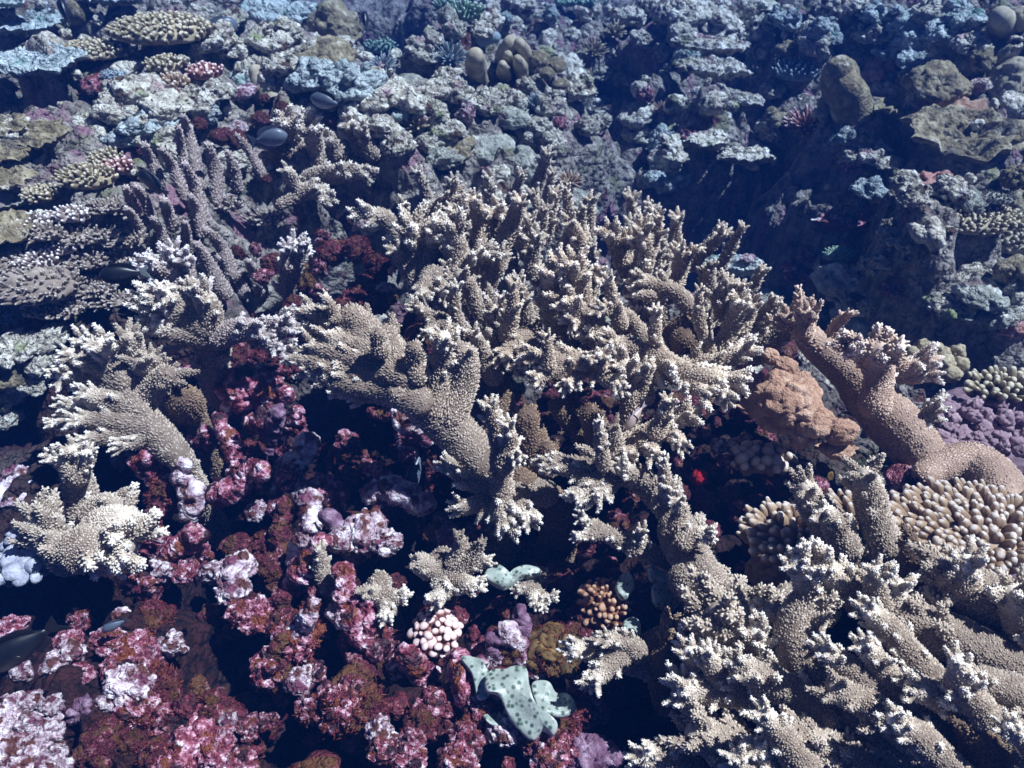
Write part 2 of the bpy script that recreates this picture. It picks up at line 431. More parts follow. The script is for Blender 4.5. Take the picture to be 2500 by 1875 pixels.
nt.links.new(a2.outputs['Fac'], mm.inputs[0]); nt.links.new(old, mm.inputs[6]); nt.links.new(rp.outputs['Color'], mm.inputs[7])
nt.links.new(mm.outputs[2], bs.inputs['Base Color'])
me = g.mesh('reef_ground', ground_mat)
turf = np.clip((1.75 - y) / 0.3, 0, 1) * np.clip((0.95 - x) / 0.25, 0, 1)
turf = np.clip(turf + np.clip(vnoise(p, 4, 41), -1, 0) * 0.25, 0, 1)
at = me.attributes.new('turf', 'FLOAT', 'POINT')
at.data.foreach_set('value', turf.astype(np.float32))
ground = put('ground', me)
ground['kind'] = 'structure'
ground['label'] = 'rough knobbly reef floor of old coral rock'

# ------------------------------------------------------------------ coral growth builders
def spline(pts, rad, step):
    """smooth resampling of a skeleton"""
    pts, rad = np.asarray(pts, float), np.asarray(rad, float)
    if len(pts) == 2:
        pts = np.array([pts[0], (pts[0] + pts[1]) / 2, pts[1]]); rad = np.array([rad[0], rad.mean(), rad[1]])
    ext = np.concatenate([[2 * pts[0] - pts[1]], pts, [2 * pts[-1] - pts[-2]]])
    rx = np.concatenate([[rad[0]], rad, [rad[-1]]])
    op, orad = [], []
    for i in range(1, len(ext) - 2):
        n = max(2, int(np.linalg.norm(ext[i + 1] - ext[i]) / step))
        t = (np.arange(n) / n)[:, None]
        a, b, c, d = ext[i - 1], ext[i], ext[i + 1], ext[i + 2]
        op.append(0.5 * (2 * b + (c - a) * t + (2 * a - 5 * b + 4 * c - d) * t ** 2 + (3 * b - a - 3 * c + d) * t ** 3))
        t = t[:, 0]; s = t * t * (3 - 2 * t)
        orad.append(rx[i] * (1 - s) + rx[i + 1] * s)
    op.append(ext[-2:-1]); orad.append(rx[-2:-1])
    return np.concatenate(op), np.concatenate(orad)

def frames(C):
    T = unit(np.gradient(C, axis=0))
    S = np.zeros_like(T)
    s = np.cross(T[0], [0, 0, 1.0])
    if np.linalg.norm(s) < 1e-3: s = np.array([1.0, 0, 0])
    s = unit(s)
    for i in range(len(T)):
        s = unit(s - T[i] * np.dot(s, T[i]))
        S[i] = s
    return T, S, np.cross(S, T)

def tube(geo, pts, rad, nseg=12, rough=0.12, rf=None, step=None, flat=1.0, seed=0, wfun=None, cap=True, start_cap=False):
    """a lumpy tapering limb with a rounded end; returns what is needed to seat corallites on it"""
    rmean = float(np.mean(rad))
    C, r = spline(pts, rad, step or rmean * 0.45)
    if cap:                                     # rounded end
        d = unit(C[-1] - C[-2]); k = np.array([0.35, 0.65, 0.87, 0.98])
        C = np.concatenate([C, C[-1] + d * (r[-1] * k)[:, None]])
        r = np.concatenate([r, r[-1] * np.sqrt(np.maximum(1 - k ** 2, 0.01))])
    if start_cap:
        d = unit(C[0] - C[1]); k = np.array([0.98, 0.85, 0.6, 0.3])
        C = np.concatenate([C[0] + d * (r[0] * k)[:, None], C])
        r = np.concatenate([r[0] * np.sqrt(np.maximum(1 - k ** 2, 0.01)), r])
    T, S, U = frames(C)
    th = np.arange(nseg) / nseg * 2 * np.pi
    ring = S[:, None] * np.cos(th)[None, :, None] * flat + U[:, None] * np.sin(th)[None, :, None] / math.sqrt(flat)
    V = C[:, None] + ring * r[:, None, None]
    f = rf or 1.1 / rmean
    m = fbm(V.reshape(-1, 3), f * 0.5, 2, seed).reshape(V.shape[:2])
    V = C[:, None] + ring * (r[:, None] * (1 + rough * 1.6 * m))[..., None]
    n = len(C)
    idx = np.arange(n * nseg).reshape(n, nseg)
    nx = np.roll(idx, -1, 1)
    quads = np.stack([idx[:-1], nx[:-1], nx[1:], idx[1:]], -1).reshape(-1, 4)
    arc = np.concatenate([[0], np.cumsum(np.linalg.norm(np.diff(C, axis=0), axis=1))])
    w = np.zeros(n) if wfun is None else wfun(arc[-1] - arc)
    vv = V.reshape(-1, 3)
    tip = n * nseg
    tris = np.stack([idx[-1], nx[-1], np.full(nseg, tip)], 1)
    verts = np.concatenate([vv, [C[-1] + T[-1] * r[-1] * 0.3]])
    geo.add(verts, tris=tris, quads=quads, w=np.concatenate([np.repeat(w, nseg), [w[-1]]]))
    return dict(C=C, r=r, T=T, S=S, U=U, V=V, arc=arc, th=th, ring=ring)

def cups(geo, tb, sp, length=0.9, wid=0.36, wfun=None, rng=None, lift=0.45, low=-2.0, wtip=0.5, cone=False):
    """small tubular corallites leaning towards the tip of a limb"""
    rng = rng or np.random.default_rng(1)
    C, r, arc, V = tb['C'], tb['r'], tb['arc'], tb['V']
    n, ns = V.shape[:2]
    L = arc[-1]
    rows = max(2, int(L / sp))
    ss, tt = [], []
    for k in range(rows):
        s = (k + 0.5) / rows * L
        rr = np.interp(s, arc, r)
        m = max(3, int(2 * np.pi * rr / sp))
        a = (np.arange(m) + 0.5 * (k % 2) + rng.uniform(-.3, .3, m)) / m
        ss.append(s + rng.uniform(-.4, .4, m) * sp); tt.append(a % 1.0)
    s, a = np.clip(np.concatenate(ss), 0, L), np.concatenate(tt)
    i = np.clip(np.searchsorted(arc, s) - 1, 0, n - 2)
    fs = ((s - arc[i]) / np.maximum(arc[i + 1] - arc[i], 1e-9))[:, None]
    j = np.floor(a * ns).astype(int) % ns
    fj = (a * ns - np.floor(a * ns))[:, None]
    j2 = (j + 1) % ns
    pos = (V[i, j] * (1 - fj) + V[i, j2] * fj) * (1 - fs) + (V[i + 1, j] * (1 - fj) + V[i + 1, j2] * fj) * fs
    cen = C[i] * (1 - fs) + C[i + 1] * fs
    nor = unit(pos - cen)
    keep = nor[:, 2] > low                      # none on the hidden underside
    s, a, i, pos, nor = s[keep], a[keep], i[keep], pos[keep], nor[keep]
    T = tb['T'][i]
    ax = unit(nor * (1 - lift) + T * lift + rng.normal(0, .16, nor.shape))
    nt_ = len(s)
    zs = rng.uniform(.65, 1.35, nt_)
    ln = sp * length * zs * rng.uniform(.8, 1.2, nt_)
    wd = sp * wid * zs
    e1 = unit(np.cross(ax, nor + 0.3 * rng.normal(size=nor.shape)))
    e2 = np.cross(ax, e1)
    base = pos - nor * (sp * 0.12)
    ca = np.array([[1, 0], [-.5, .866], [-.5, -.866]], float)
    off = e1[:, None] * ca[None, :, :1] + e2[:, None] * ca[None, :, 1:]
    b = base[:, None] + off * (wd * 1.1)[:, None, None]
    t_ = (base + ax * ln[:, None])[:, None] + off * (wd * 0.8)[:, None, None]
    top = (base + ax * (ln * 1.16)[:, None])[:, None]
    nt_ = len(s)
    if cone:                                     # a small four-sided cone for the finest ones
        cb = np.array([[1, 0], [0, 1], [-1, 0], [0, -1]], float)
        ob = e1[:, None] * cb[None, :, :1] + e2[:, None] * cb[None, :, 1:]
        vv = np.concatenate([base[:, None] + ob * (wd * 1.15)[:, None, None], top], 1)
        o = np.arange(nt_) * 5
        tr = np.concatenate([np.stack([o + k, o + (k + 1) % 4, o + 4], 1) for k in range(4)])
        wb = np.zeros(nt_) if wfun is None else wfun(L - s)
        w0 = np.clip(wb * 0.75 + rng.uniform(0, .14, nt_), 0, 1)
        w1 = np.clip(wtip + wb * (1.05 - wtip) + rng.uniform(-.2, .2, nt_), 0, 1)
        geo.add(vv.reshape(-1, 3), tris=tr, w=np.concatenate([np.repeat(w0[:, None], 4, 1), w1[:, None]], 1).ravel())
        return
    vv = np.concatenate([b, t_, top], 1)                     # 7 verts each
    o = (np.arange(nt_) * 7)[:, None]
    qd = np.concatenate([np.stack([o[:, 0] + k, o[:, 0] + (k + 1) % 3, o[:, 0] + 3 + (k + 1) % 3, o[:, 0] + 3 + k], 1) for k in range(3)])
    tr = np.concatenate([np.stack([o[:, 0] + 3 + k, o[:, 0] + 3 + (k + 1) % 3, o[:, 0] + 6], 1) for k in range(3)])
    wb = np.zeros(nt_) if wfun is None else wfun(L - s)
    w0 = np.clip(wb * 0.75 + 0.02, 0, 1)
    w1 = np.clip(wtip + wb * (1.05 - wtip) + rng.uniform(-.12, .12, nt_), 0, 1)
    ww = np.concatenate([np.repeat(w0[:, None], 3, 1), np.repeat((w1 * .85)[:, None], 3, 1), w1[:, None]], 1)
    geo.add(vv.reshape(-1, 3), tris=tr, quads=qd, w=ww.ravel())

def white(length, amount=1.0, power=1.4, floor=0.0):
    return lambda d: np.maximum(floor, amount * np.clip(1 - d / length, 0, 1) ** power)

_lets = {}
def let_mesh(mat, whiten, slim, k):
    """branchlets of unit length share their mesh"""
    slim = .2 if slim < .24 else .28 if slim < .34 else .42
    wc = 0.0 if whiten < .15 else .5 if whiten < .65 else 1.0 if whiten < 1.12 else 1.2
    key = (mat.name, slim, wc, k)
    if key not in _lets:
        rng = np.random.default_rng(k * 7 + int(slim * 100))
        g = Geo()
        b = rng.normal(0, .07, 2)
        wl = white(.95 if wc < 1.1 else 1.15, wc * .95, 1.6)
        t2 = tube(g, [np.zeros(3), np.array([b[0], b[1], .5]), np.array([0, 0, 1.0])], [slim, slim * .85, slim * .42], 8, .1, seed=k, wfun=lambda q_: wl(q_) * .85)
        cups(g, t2, slim * .48, .85, .38, wfun=wl, rng=rng, lift=.55)
        _lets[key] = g.mesh('branchlet', mat)
    return _lets[key]

SEED = [100]
def limb(parent, origin, pts, rad, mat, spx, lets=8, let_len=1.8, let_rad=0.38, end=4, whiten=1.0, flat=1.0, bare=0.0, name='branch', cup_len=0.9, rough=0.12, tipw=2.8):
    """one coral branch (a part) with its short side branchlets (sub-parts)"""
    SEED[0] += 1
    rng = np.random.default_rng(SEED[0])
    pts, rad = np.asarray(pts), np.asarray(rad)
    re = float(rad[-1])
    g = Geo()
    wf = white(re * tipw, 0.85 * whiten)
    tb = tube(g, pts, rad, 14, rough, flat=flat, seed=SEED[0], wfun=lambda d: wf(d) * 0.8, start_cap=True)
    cups(g, tb, spx, cup_len, wfun=wf, rng=rng, low=-.6, cone=True, wid=.42, wtip=.58)
    br = put(name, g.mesh(name, mat, origin), parent)
    n, L = len(tb['C']), tb['arc'][-1]
    jobs = []
    for k in range(int(round(lets * .7))):
        s = L * rng.uniform(0.3, 0.97)
        i = min(n - 2, int(np.searchsorted(tb['arc'], s)))
        a = rng.uniform(0, 2 * np.pi)
        rd = tb['S'][i] * math.cos(a) * 1.15 + tb['U'][i] * math.sin(a)
        if rd[2] < -0.35 and rng.random() < 0.75: rd = rd * np.array([1, 1, -0.6])
        jobs.append((i, unit(rd), 0.75 + 0.35 * s / L, rng.uniform(.5, .95)))
    for k in range(end):
        i = n - 5
        a = (k + rng.uniform(-.25, .25)) / max(end, 1) * 2 * np.pi
        rd = tb['S'][i] * math.cos(a) * 1.2 + tb['U'][i] * math.sin(a) * .9
        jobs.append((i, unit(rd), 1.15, rng.uniform(.8, 1.5)))
    for (i, rd, sc, fwd) in jobs:
        r0 = float(tb['r'][min(i, n - 6)])
        d = unit(rd * 0.8 + tb['T'][i] * fwd + rng.normal(0, .12, 3))
        a0 = tb['C'][i] + rd * r0 * 0.45
        ll = r0 * let_len * sc * rng.uniform(.7, 1.2)
        lr = r0 * let_rad * rng.uniform(.85, 1.15)
        mid = a0 + d * ll * .55 + tb['T'][i] * ll * .06
        tipp = a0 + d * ll + tb['T'][i] * ll * .2
        o = put('branchlet', let_mesh(mat, whiten, lr / ll, int(rng.integers(4))), br, a0 - origin)
        q_ = Vector([float(k_) for k_ in tipp - a0]).to_track_quat('Z', 'Y')
        o.rotation_mode = 'QUATERNION'; o.rotation_quaternion = q_
        sc_ = float(np.linalg.norm(tipp - a0)); o.scale = (sc_, sc_, sc_)
    return br

def skel(view, pts):
    """(u, v, height, radius in the enlarged view) to places and radii"""
    out, rr = [], []
    for (u, v, zz, r) in pts:
        p_ = P(*view.px(u, v), zz)
        out.append(p_); rr.append(r * view.k * mpp(p_))
    return np.array(out), np.array(rr)

# ------------------------------------------------------------------ the large branching corals
def colony(name, label, cat, view, limbs, z_default, group=None, spx_px=6.3, teeth=None, grow=1.0):
    """limbs: (skeleton [(u,v,r)..], height at base, height at tip, material, side branchlets, end branchlets, extra options)"""
    f = limbs[0]
    fv, f = (f[0], f[1:]) if isinstance(f[0], View) else (view, f)
    root = P(*fv.px(*f[0][0][:2]), f[1])
    t = thing(name, label, cat, root, group)
    for k0, L_ in enumerate(limbs):
        vw = view
        L_ = list(L_)
        if isinstance(L_[0], View): vw = L_.pop(0)
        pts, z0, z1, mat, lets, end = L_[:6]
        opt = L_[6] if len(L_) > 6 else {}
        if teeth: opt = {**teeth, **opt}; lets = int(lets * 1.6 + 2)
        n = len(pts)
        (ua, va), (ub, vb) = vw.px(*pts[0][:2]), vw.px(*pts[-1][:2])
        mm = mpp(P(ub, vb, z1))                  # a branch climbs no more than it shows
        z0 = max(z0, z1 - max(.015, max(0, va - vb) * mm * 1.1 + abs(ua - ub) * mm * .22)) if k0 else z0
        sk = [(a, b, z0 + (z1 - z0) * k / (n - 1), r) for k, (a, b, r) in enumerate(pts)]
        p_, r_ = skel(vw, sk)
        r_ = r_ * grow
        spx = spx_px * mpp(p_[len(p_) // 2])
        if k0 == 0:                              # the foot reaches the rock
            zf = float(height(p_[0][0], p_[0][1])[0]) - .06
            if zf < p_[0][2] - .03:
                p_ = np.concatenate([[[p_[0][0], p_[0][1] + .02, zf]], p_]); r_ = np.concatenate([[r_[0] * 1.1], r_])
        limb(t, root, p_, r_, M[mat], spx, lets, end=end, **opt)
    return t

W0 = dict(whiten=0.0)
WH = dict(whiten=1.15, tipw=4.0)
# the fan-shaped colony on a thick bare trunk, left of the middle
colony('branching_coral', 'grey-brown branching coral spreading a flat left-facing fan from one thick bare trunk', 'coral', C5, [
 ([(1900,980,150),(1750,880,150),(1600,640,160),(1380,450,165),(1150,290,140),(1000,230,100)], -.14, .03, 'acro', 3, 0, dict(whiten=.1)),
 ([(1480,420,120),(1570,200,115),(1610,30,105),(1600,-120,95)], -.02, .09, 'acro', 2, 3, dict(whiten=.3)),
 ([(1330,380,100),(1380,120,95),(1400,-80,90),(1420,-250,80)], -.01, .13, 'acro', 7, 6),
 ([(1200,300,110),(880,160,100),(560,110,92),(260,10,70)], .02, .05, 'acro', 8, 5, dict(flat=1.25)),
 ([(1000,260,90),(760,220,80),(500,190,70)], .0, .02, 'acro', 6, 5),
 (C3, [(1150,1700,120),(830,1620,100),(420,1540,90),(120,1450,60)], .03, .07, 'acro', 8, 5, dict(flat=1.2)),
 (C3, [(1050,1640,110),(800,1540,95),(480,1430,85),(250,1340,60)], .05, .09, 'acro', 7, 4),
 (C3, [(1050,1560,110),(820,1430,95),(560,1330,85),(410,1270,70)], .06, .1, 'acro', 4, 3),
 (C3, [(1000,1500,110),(760,1320,95),(450,1220,85),(190,1150,55)], .06, .1, 'acro', 7, 4),
 (C3, [(820,1330,90),(560,1210,85),(340,1100,80),(200,1020,55)], .08, .13, 'acro', 5, 4),
 (C3, [(560,1200,60),(440,1050,45),(350,910,32)], .1, .17, 'acro', 2, 2),
 (C3, [(850,1330,120),(700,1190,115),(580,1090,100)], .07, .12, 'acro', 2, 0, W0),
 (C3, [(850,1380,75),(835,1300,65),(830,1240,55)], .08, .15, 'acro', 0, 0, W0),
 (C3, [(1080,1550,120),(960,1380,110),(900,1240,80)], .05, .11, 'acro', 2, 1, W0),
 (C3, [(1180,1600,90),(1170,1460,80),(1150,1380,70)], .05, .12, 'acro', 1, 0, W0),
 ], .05, teeth=dict(let_len=1.35, let_rad=.3), grow=1.14)

# the thicket in the middle
THICK = [
 (C3, [(1750,1450,120),(1900,1200,110),(1800,1100,85),(1700,930,78),(1630,800,75),(1560,720,60)], -.08, .1, 'acro', 5, 2, dict(whiten=.4)),
 (C3, [(1100,520,75),(980,300,60),(880,200,75),(730,140,62)], .02, .1, 'acro', 3, 4, WH),
 (C3, [(1040,300,48),(1055,180,46),(1060,80,36)], .06, .15, 'acro', 2, 2),
 (C3, [(1180,760,120),(1130,500,115),(1150,330,90)], .0, .11, 'acro', 6, 6, dict(whiten=1.1, tipw=1.6)),
 (C3, [(1250,620,90),(1300,420,70),(1330,350,55)], .03, .12, 'acro', 5, 5, WH),
 (C3, [(1120,700,70),(1040,580,62),(980,500,45)], .02, .08, 'acro', 6, 4),
 (C3, [(990,560,30),(945,460,30),(922,360,14)], .05, .09, 'acro', 0, 0, dict(whiten=1.6, tipw=9)),
 (C3, [(1300,700,85),(1250,800,72),(1220,880,50)], .02, .06, 'acro', 7, 5),
 (C3, [(1350,700,85),(1380,800,72),(1430,880,50)], .02, .06, 'acro', 7, 5),
 (C3, [(1250,640,70),(1350,600,70),(1420,520,60)], .02, .05, 'acrob', 0, 0, W0),
 (C3, [(1500,760,105),(1550,520,95),(1500,320,80)], .02, .13, 'acro', 8, 5),
 (C3, [(1560,700,95),(1660,600,75),(1770,520,55)], .02, .1, 'acro', 8, 5),
 (C3, [(1100,300,80),(1250,170,85),(1400,90,80),(1500,20,62)], .04, .12, 'acro', 7, 4, dict(whiten=.5)),
 (C3, [(1250,420,90),(1380,280,90),(1520,180,75)], .04, .1, 'acro', 6, 3, dict(whiten=.5)),
 (C3, [(1450,300,50),(1560,200,45),(1470,125,35)], .08, .13, 'acrow', 3, 3, WH),
 (C3, [(1760,620,85),(1750,330,70),(1720,150,60),(1690,30,42)], .02, .19, 'acrow', 8, 5),
 (C3, [(1880,620,85),(1960,380,72),(2050,180,68),(2085,50,45)], .02, .2, 'acrow', 7, 4),
 (C3, [(1950,300,85),(1920,160,80),(1880,130,60)], .03, .12, 'acrow', 4, 5, WH),
 (C3, [(1760,720,60),(1830,620,62),(1900,540,50)], .0, .07, 'acro', 5, 4),
 (C3, [(1560,1180,60),(1510,1000,50),(1525,830,36)], .02, .13, 'acro', 5, 5, WH),
 (C3, [(1620,1250,65),(1450,1130,60),(1300,1080,55),(1180,1000,40)], .0, .09, 'acro', 7, 5),
 (C3, [(1500,1180,60),(1330,1160,55),(1270,1230,40)], .02, .06, 'acro', 5, 5, WH),
 (C3, [(1980,1250,75),(2030,1060,62),(2045,830,42)], .0, .16, 'acrow', 7, 5),
 (C3, [(2000,1100,50),(1960,1000,42),(1935,920,32)], .05, .11, 'acrow', 3, 3, WH),
 (C3, [(1920,1180,70),(1870,1090,70),(1860,1030,60)], .0, .06, 'acro', 1, 4, dict(whiten=.7, tipw=2)),
 (C3, [(1870,1620,85),(1760,1400,68),(1690,1240,48)], -.05, .1, 'acro', 6, 4),
 (C3, [(1800,1500,90),(1880,1330,80),(1800,1250,60)], -.05, .05, 'acro', 4, 3, dict(whiten=.3)),
 (C3, [(2150,1250,75),(2020,1360,70),(1960,1450,50)], .02, .05, 'acrow', 7, 5),
 (C3, [(2180,1320,75),(2120,1440,62),(2100,1520,45)], .02, .04, 'acrow', 7, 5),
 (C4, [(400,1150,105),(340,900,88),(340,720,70)], -.02, .15, 'acrow', 8, 6),
 (C4, [(660,1150,130),(610,860,112),(560,640,75)], -.02, .17, 'acrow', 12, 6),
 (C4, [(680,820,80),(740,720,60),(760,700,45)], .06, .13, 'acrow', 5, 5, WH),
 (C4, [(520,780,70),(460,650,60),(430,570,45)], .06, .15, 'acrow', 5, 4),
 (C4, [(720,760,85),(620,440,72),(530,240,45)], .0, .18, 'acrow', 9, 4),
 (C4, [(640,360,40),(630,220,32),(645,110,20)], .06, .16, 'acro', 4, 3, dict(whiten=.4)),
 (C4, [(1060,680,90),(960,470,82),(900,340,60)], -.02, .14, 'acrow', 9, 6, dict(whiten=.7)),
 (C4, [(1000,520,70),(1040,430,62),(1060,380,45)], .05, .12, 'acrow', 5, 5, dict(whiten=.6)),
 (C4, [(1100,860,95),(1190,560,88),(1170,330,62)], -.04, .17, 'acrow', 10, 6),
 (C4, [(1220,520,65),(1290,340,52),(1320,190,30)], .06, .2, 'acrow', 7, 4),
 (C4, [(1420,900,72),(1520,640,64),(1500,480,40)], -.04, .14, 'acrow', 6, 5),
 (C4, [(1530,600,50),(1600,500,40),(1680,470,26)], .07, .14, 'acrow', 5, 4),
 (C4, [(980,1150,68),(905,940,58),(878,750,34)], .0, .16, 'acrow', 4, 3),
 (C4, [(860,1350,120),(680,1120,105),(510,950,75)], -.04, .12, 'acrow', 10, 5),
 (C4, [(720,1150,70),(620,1120,60),(560,1130,45)], .02, .08, 'acrow', 5, 6, WH),
 (C4, [(1340,1500,80),(1120,1170,68),(960,1050,62),(800,1010,45)], -.04, .11, 'acrow', 8, 5),
 (C4, [(1650,1050,80),(1430,840,72),(1160,760,50)], -.02, .1, 'acrow', 9, 5),
 (C4, [(1250,900,55),(1180,880,48),(1110,870,36)], .04, .08, 'acrow', 3, 5, WH),
 (C4, [(1780,1400,55),(1690,1120,46),(1682,860,28)], -.02, .16, 'acrow', 4, 4),
 (C4, [(1340,1450,68),(1285,1270,58),(1300,1070,42)], -.02, .12, 'acrow', 5, 6, WH),
 (C4, [(1300,1480,95),(1080,1360,85),(900,1320,62)], -.04, .07, 'acrow', 8, 6),
 (C4, [(1860,1450,95),(1980,1180,85),(2030,970,58)], -.04, .13, 'acrow', 9, 5),
 (C4, [(2050,1200,75),(2120,1060,65),(2150,980,45)], .02, .12, 'acrow', 7, 5),
 (C4, [(1920,1050,80),(1860,920,70),(1930,810,48)], -.02, .11, 'acrow', 8, 5),
 (C4, [(1980,1000,60),(2040,920,55),(2060,840,38)], .02, .12, 'acrow', 6, 5),
 (C4, [(1790,820,52),(1780,720,48),(1790,630,36)], -.04, .08, 'acro', 5, 3, dict(whiten=.4)),
 (C4, [(1850,1500,90),(2000,1440,75),(2120,1380,50)], -.03, .07, 'acrow', 7, 6, WH),
 (C4, [(1380,1330,130),(1480,1250,120),(1520,1180,110)], -.08, -.01, 'acrob', 0, 0, W0),
 (C4, [(1650,1450,120),(1560,1360,120),(1560,1300,110)], -.06, -.01, 'acrob', 1, 0, W0),
 (C4, [(1330,1620,100),(1530,1560,95),(1700,1500,80),(1850,1500,60)], -.04, .03, 'acrow', 8, 4),
 (C6, [(1250,-120,130),(1480,30,115),(1720,110,105),(1950,110,70)], -.02, .06, 'acrow', 14, 7, WH),
 (C6, [(1500,0,90),(1640,150,80),(1750,220,60)], .02, .05, 'acrow', 8, 6, WH),
 (C6, [(1700,30,90),(1880,170,75),(1930,240,50)], .02, .05, 'acrow', 7, 6, WH),
 (C6, [(1050,520,90),(1090,300,115),(1060,90,95),(1020,-20,70)], -.1, .06, 'acrow', 9, 5, dict(whiten=.8)),
 (C6, [(1200,260,80),(1200,100,75),(1180,10,60)], -.04, .05, 'acrow', 6, 6),
 # the long horizontal spray with pale lower tips
 (C4, [(1000,1700,85),(820,1560,85),(600,1500,85),(380,1480,80),(180,1420,60)], .0, .08, 'acrow', 14, 5),
 (C4, [(420,1540,72),(300,1600,62),(220,1640,42)], .04, .06, 'acrow', 7, 6, WH),
 (C4, [(650,1560,72),(560,1640,62),(500,1690,42)], .03, .05, 'acrow', 7, 6, WH),
 (C6, [(700,-30,75),(850,90,65),(960,160,45)], .01, .05, 'acrow', 8, 6, WH),
 (C4, [(340,1520,55),(320,1380,48),(305,1260,32)], .04, .14, 'acrow', 5, 4),
 (C4, [(640,1520,50),(660,1450,45),(680,1440,34)], .03, .1, 'acrow', 4, 5),
 (C4, [(800,1520,60),(790,1460,55),(800,1430,42)], .03, .09, 'acrow', 4, 6, WH),
 # the spray behind the small pinkish fish
 (C6, [(960,720,110),(1180,640,115),(1380,520,95),(1560,440,60)], -.08, .02, 'acrow', 14, 6),
 (C6, [(1300,580,80),(1370,420,65),(1395,300,42)], -.03, .08, 'acrow', 7, 5),
 (C6, [(1350,560,75),(1480,620,62),(1530,680,42)], -.04, .01, 'acrow', 7, 6, WH),
 (C6, [(1180,660,80),(1250,730,68),(1280,780,46)], -.06, .0, 'acrow', 7, 6, WH),
 (C6, [(1080,680,70),(1090,730,62),(1070,770,46)], -.07, -.02, 'acrow', 6, 6),
 # bare brown stumps below
 (C6, [(260,860,140),(190,640,128),(120,440,110)], -.16, -.02, 'acrob', 2, 0, dict(whiten=0, flat=1.15)),
 (C6, [(330,900,90),(330,820,85),(320,740,80)], -.16, -.08, 'acrob', 2, 0, W0),
 (C6, [(700,720,90),(540,500,82),(400,340,72)], -.14, -.03, 'acrob', 2, 0, W0),
 (C6, [(860,820,120),(770,580,118),(720,420,105)], -.12, -.01, 'acrob', 2, 0, W0),
 (C6, [(600,420,70),(520,260,62),(430,100,60)], -.14, -.04, 'acrob', 0, 0, W0),
 (C6, [(-250,700,120),(-130,300,105),(-80,-50,95)], -.2, -.05, 'acrob', 2, 1, W0),
]
_r = np.random.default_rng(31)
for _k in range(105):                              # more of the crowded branches of the thicket
    _x, _y = _r.uniform(1060, 1850), _r.uniform(500, 900)
    if _y < 520 + abs(_x - 1350) * .28 - (60 if _x < 1300 else 0) or _y > 960 - max(0, 1300 - _x) * .6: continue
    _a = -math.pi / 2 + (_x - 1350) / 900 + _r.normal(0, .28)
    _L, _w = _r.uniform(75, 140), _r.uniform(12, 19)
    _q = [(_x + math.cos(_a) * _L * t - 1250, _y + math.sin(_a) * _L * t - 480, _w * (1.1 - .5 * t)) for t in (0, .5, 1)]
    _q = [(a / C4.k, b / C4.k, c / C4.k) for a, b, c in _q]
    THICK.append((C4, _q, -.2, -.02 + _r.uniform(0, .08), 'acrow' if _x > 1300 else 'acro', 7, 5))
colony('branching_coral', 'dense thicket of white-tipped brown staghorn branches in the middle of the reef', 'coral', C3, THICK, .1)

# low spray in front of the trunk
colony('branching_coral', 'low white-tipped coral spray growing out of a round dark brown knob', 'coral', C5, [
 (C6, [(420,1330,170),(330,1240,175),(220,1120,150),(60,1000,110)], -.26, -.12, 'acrob', 2, 0, W0),
 ([(2330,1130,120),(2120,1090,105),(1920,1100,95),(1680,1030,82),(1440,890,50)], -.15, -.08, 'acro', 12, 5),
 ([(1980,1100,105),(1930,1250,95),(1970,1390,60)], -.14, -.1, 'acro', 11, 6, WH),
 ([(1900,1120,90),(1720,1220,75),(1600,1230,50)], -.14, -.11, 'acro', 9, 5),
 ([(2080,1120,95),(2120,1270,80),(2170,1350,55)], -.14, -.1, 'acro', 9, 6, WH),
 ([(1950,1120,110),(1930,960,100),(1950,820,85)], -.12, -.02, 'acro', 2, 0, W0),
 ([(1930,930,88),(1900,640,72),(1840,370,48)], -.06, .08, 'acro', 10, 7, dict(whiten=1.1, tipw=2.5)),
 ([(1960,880,82),(2020,680,68),(2000,530,46)], -.05, .07, 'acro', 9, 6, WH),
 ([(2010,780,60),(2060,790,52),(2080,800,40)], -.01, .03, 'acro', 5, 6, WH),
 ([(1700,850,110),(1720,740,110),(1700,700,100)], -.17, -.1, 'acrob', 1, 0, W0),
 ], -.1)

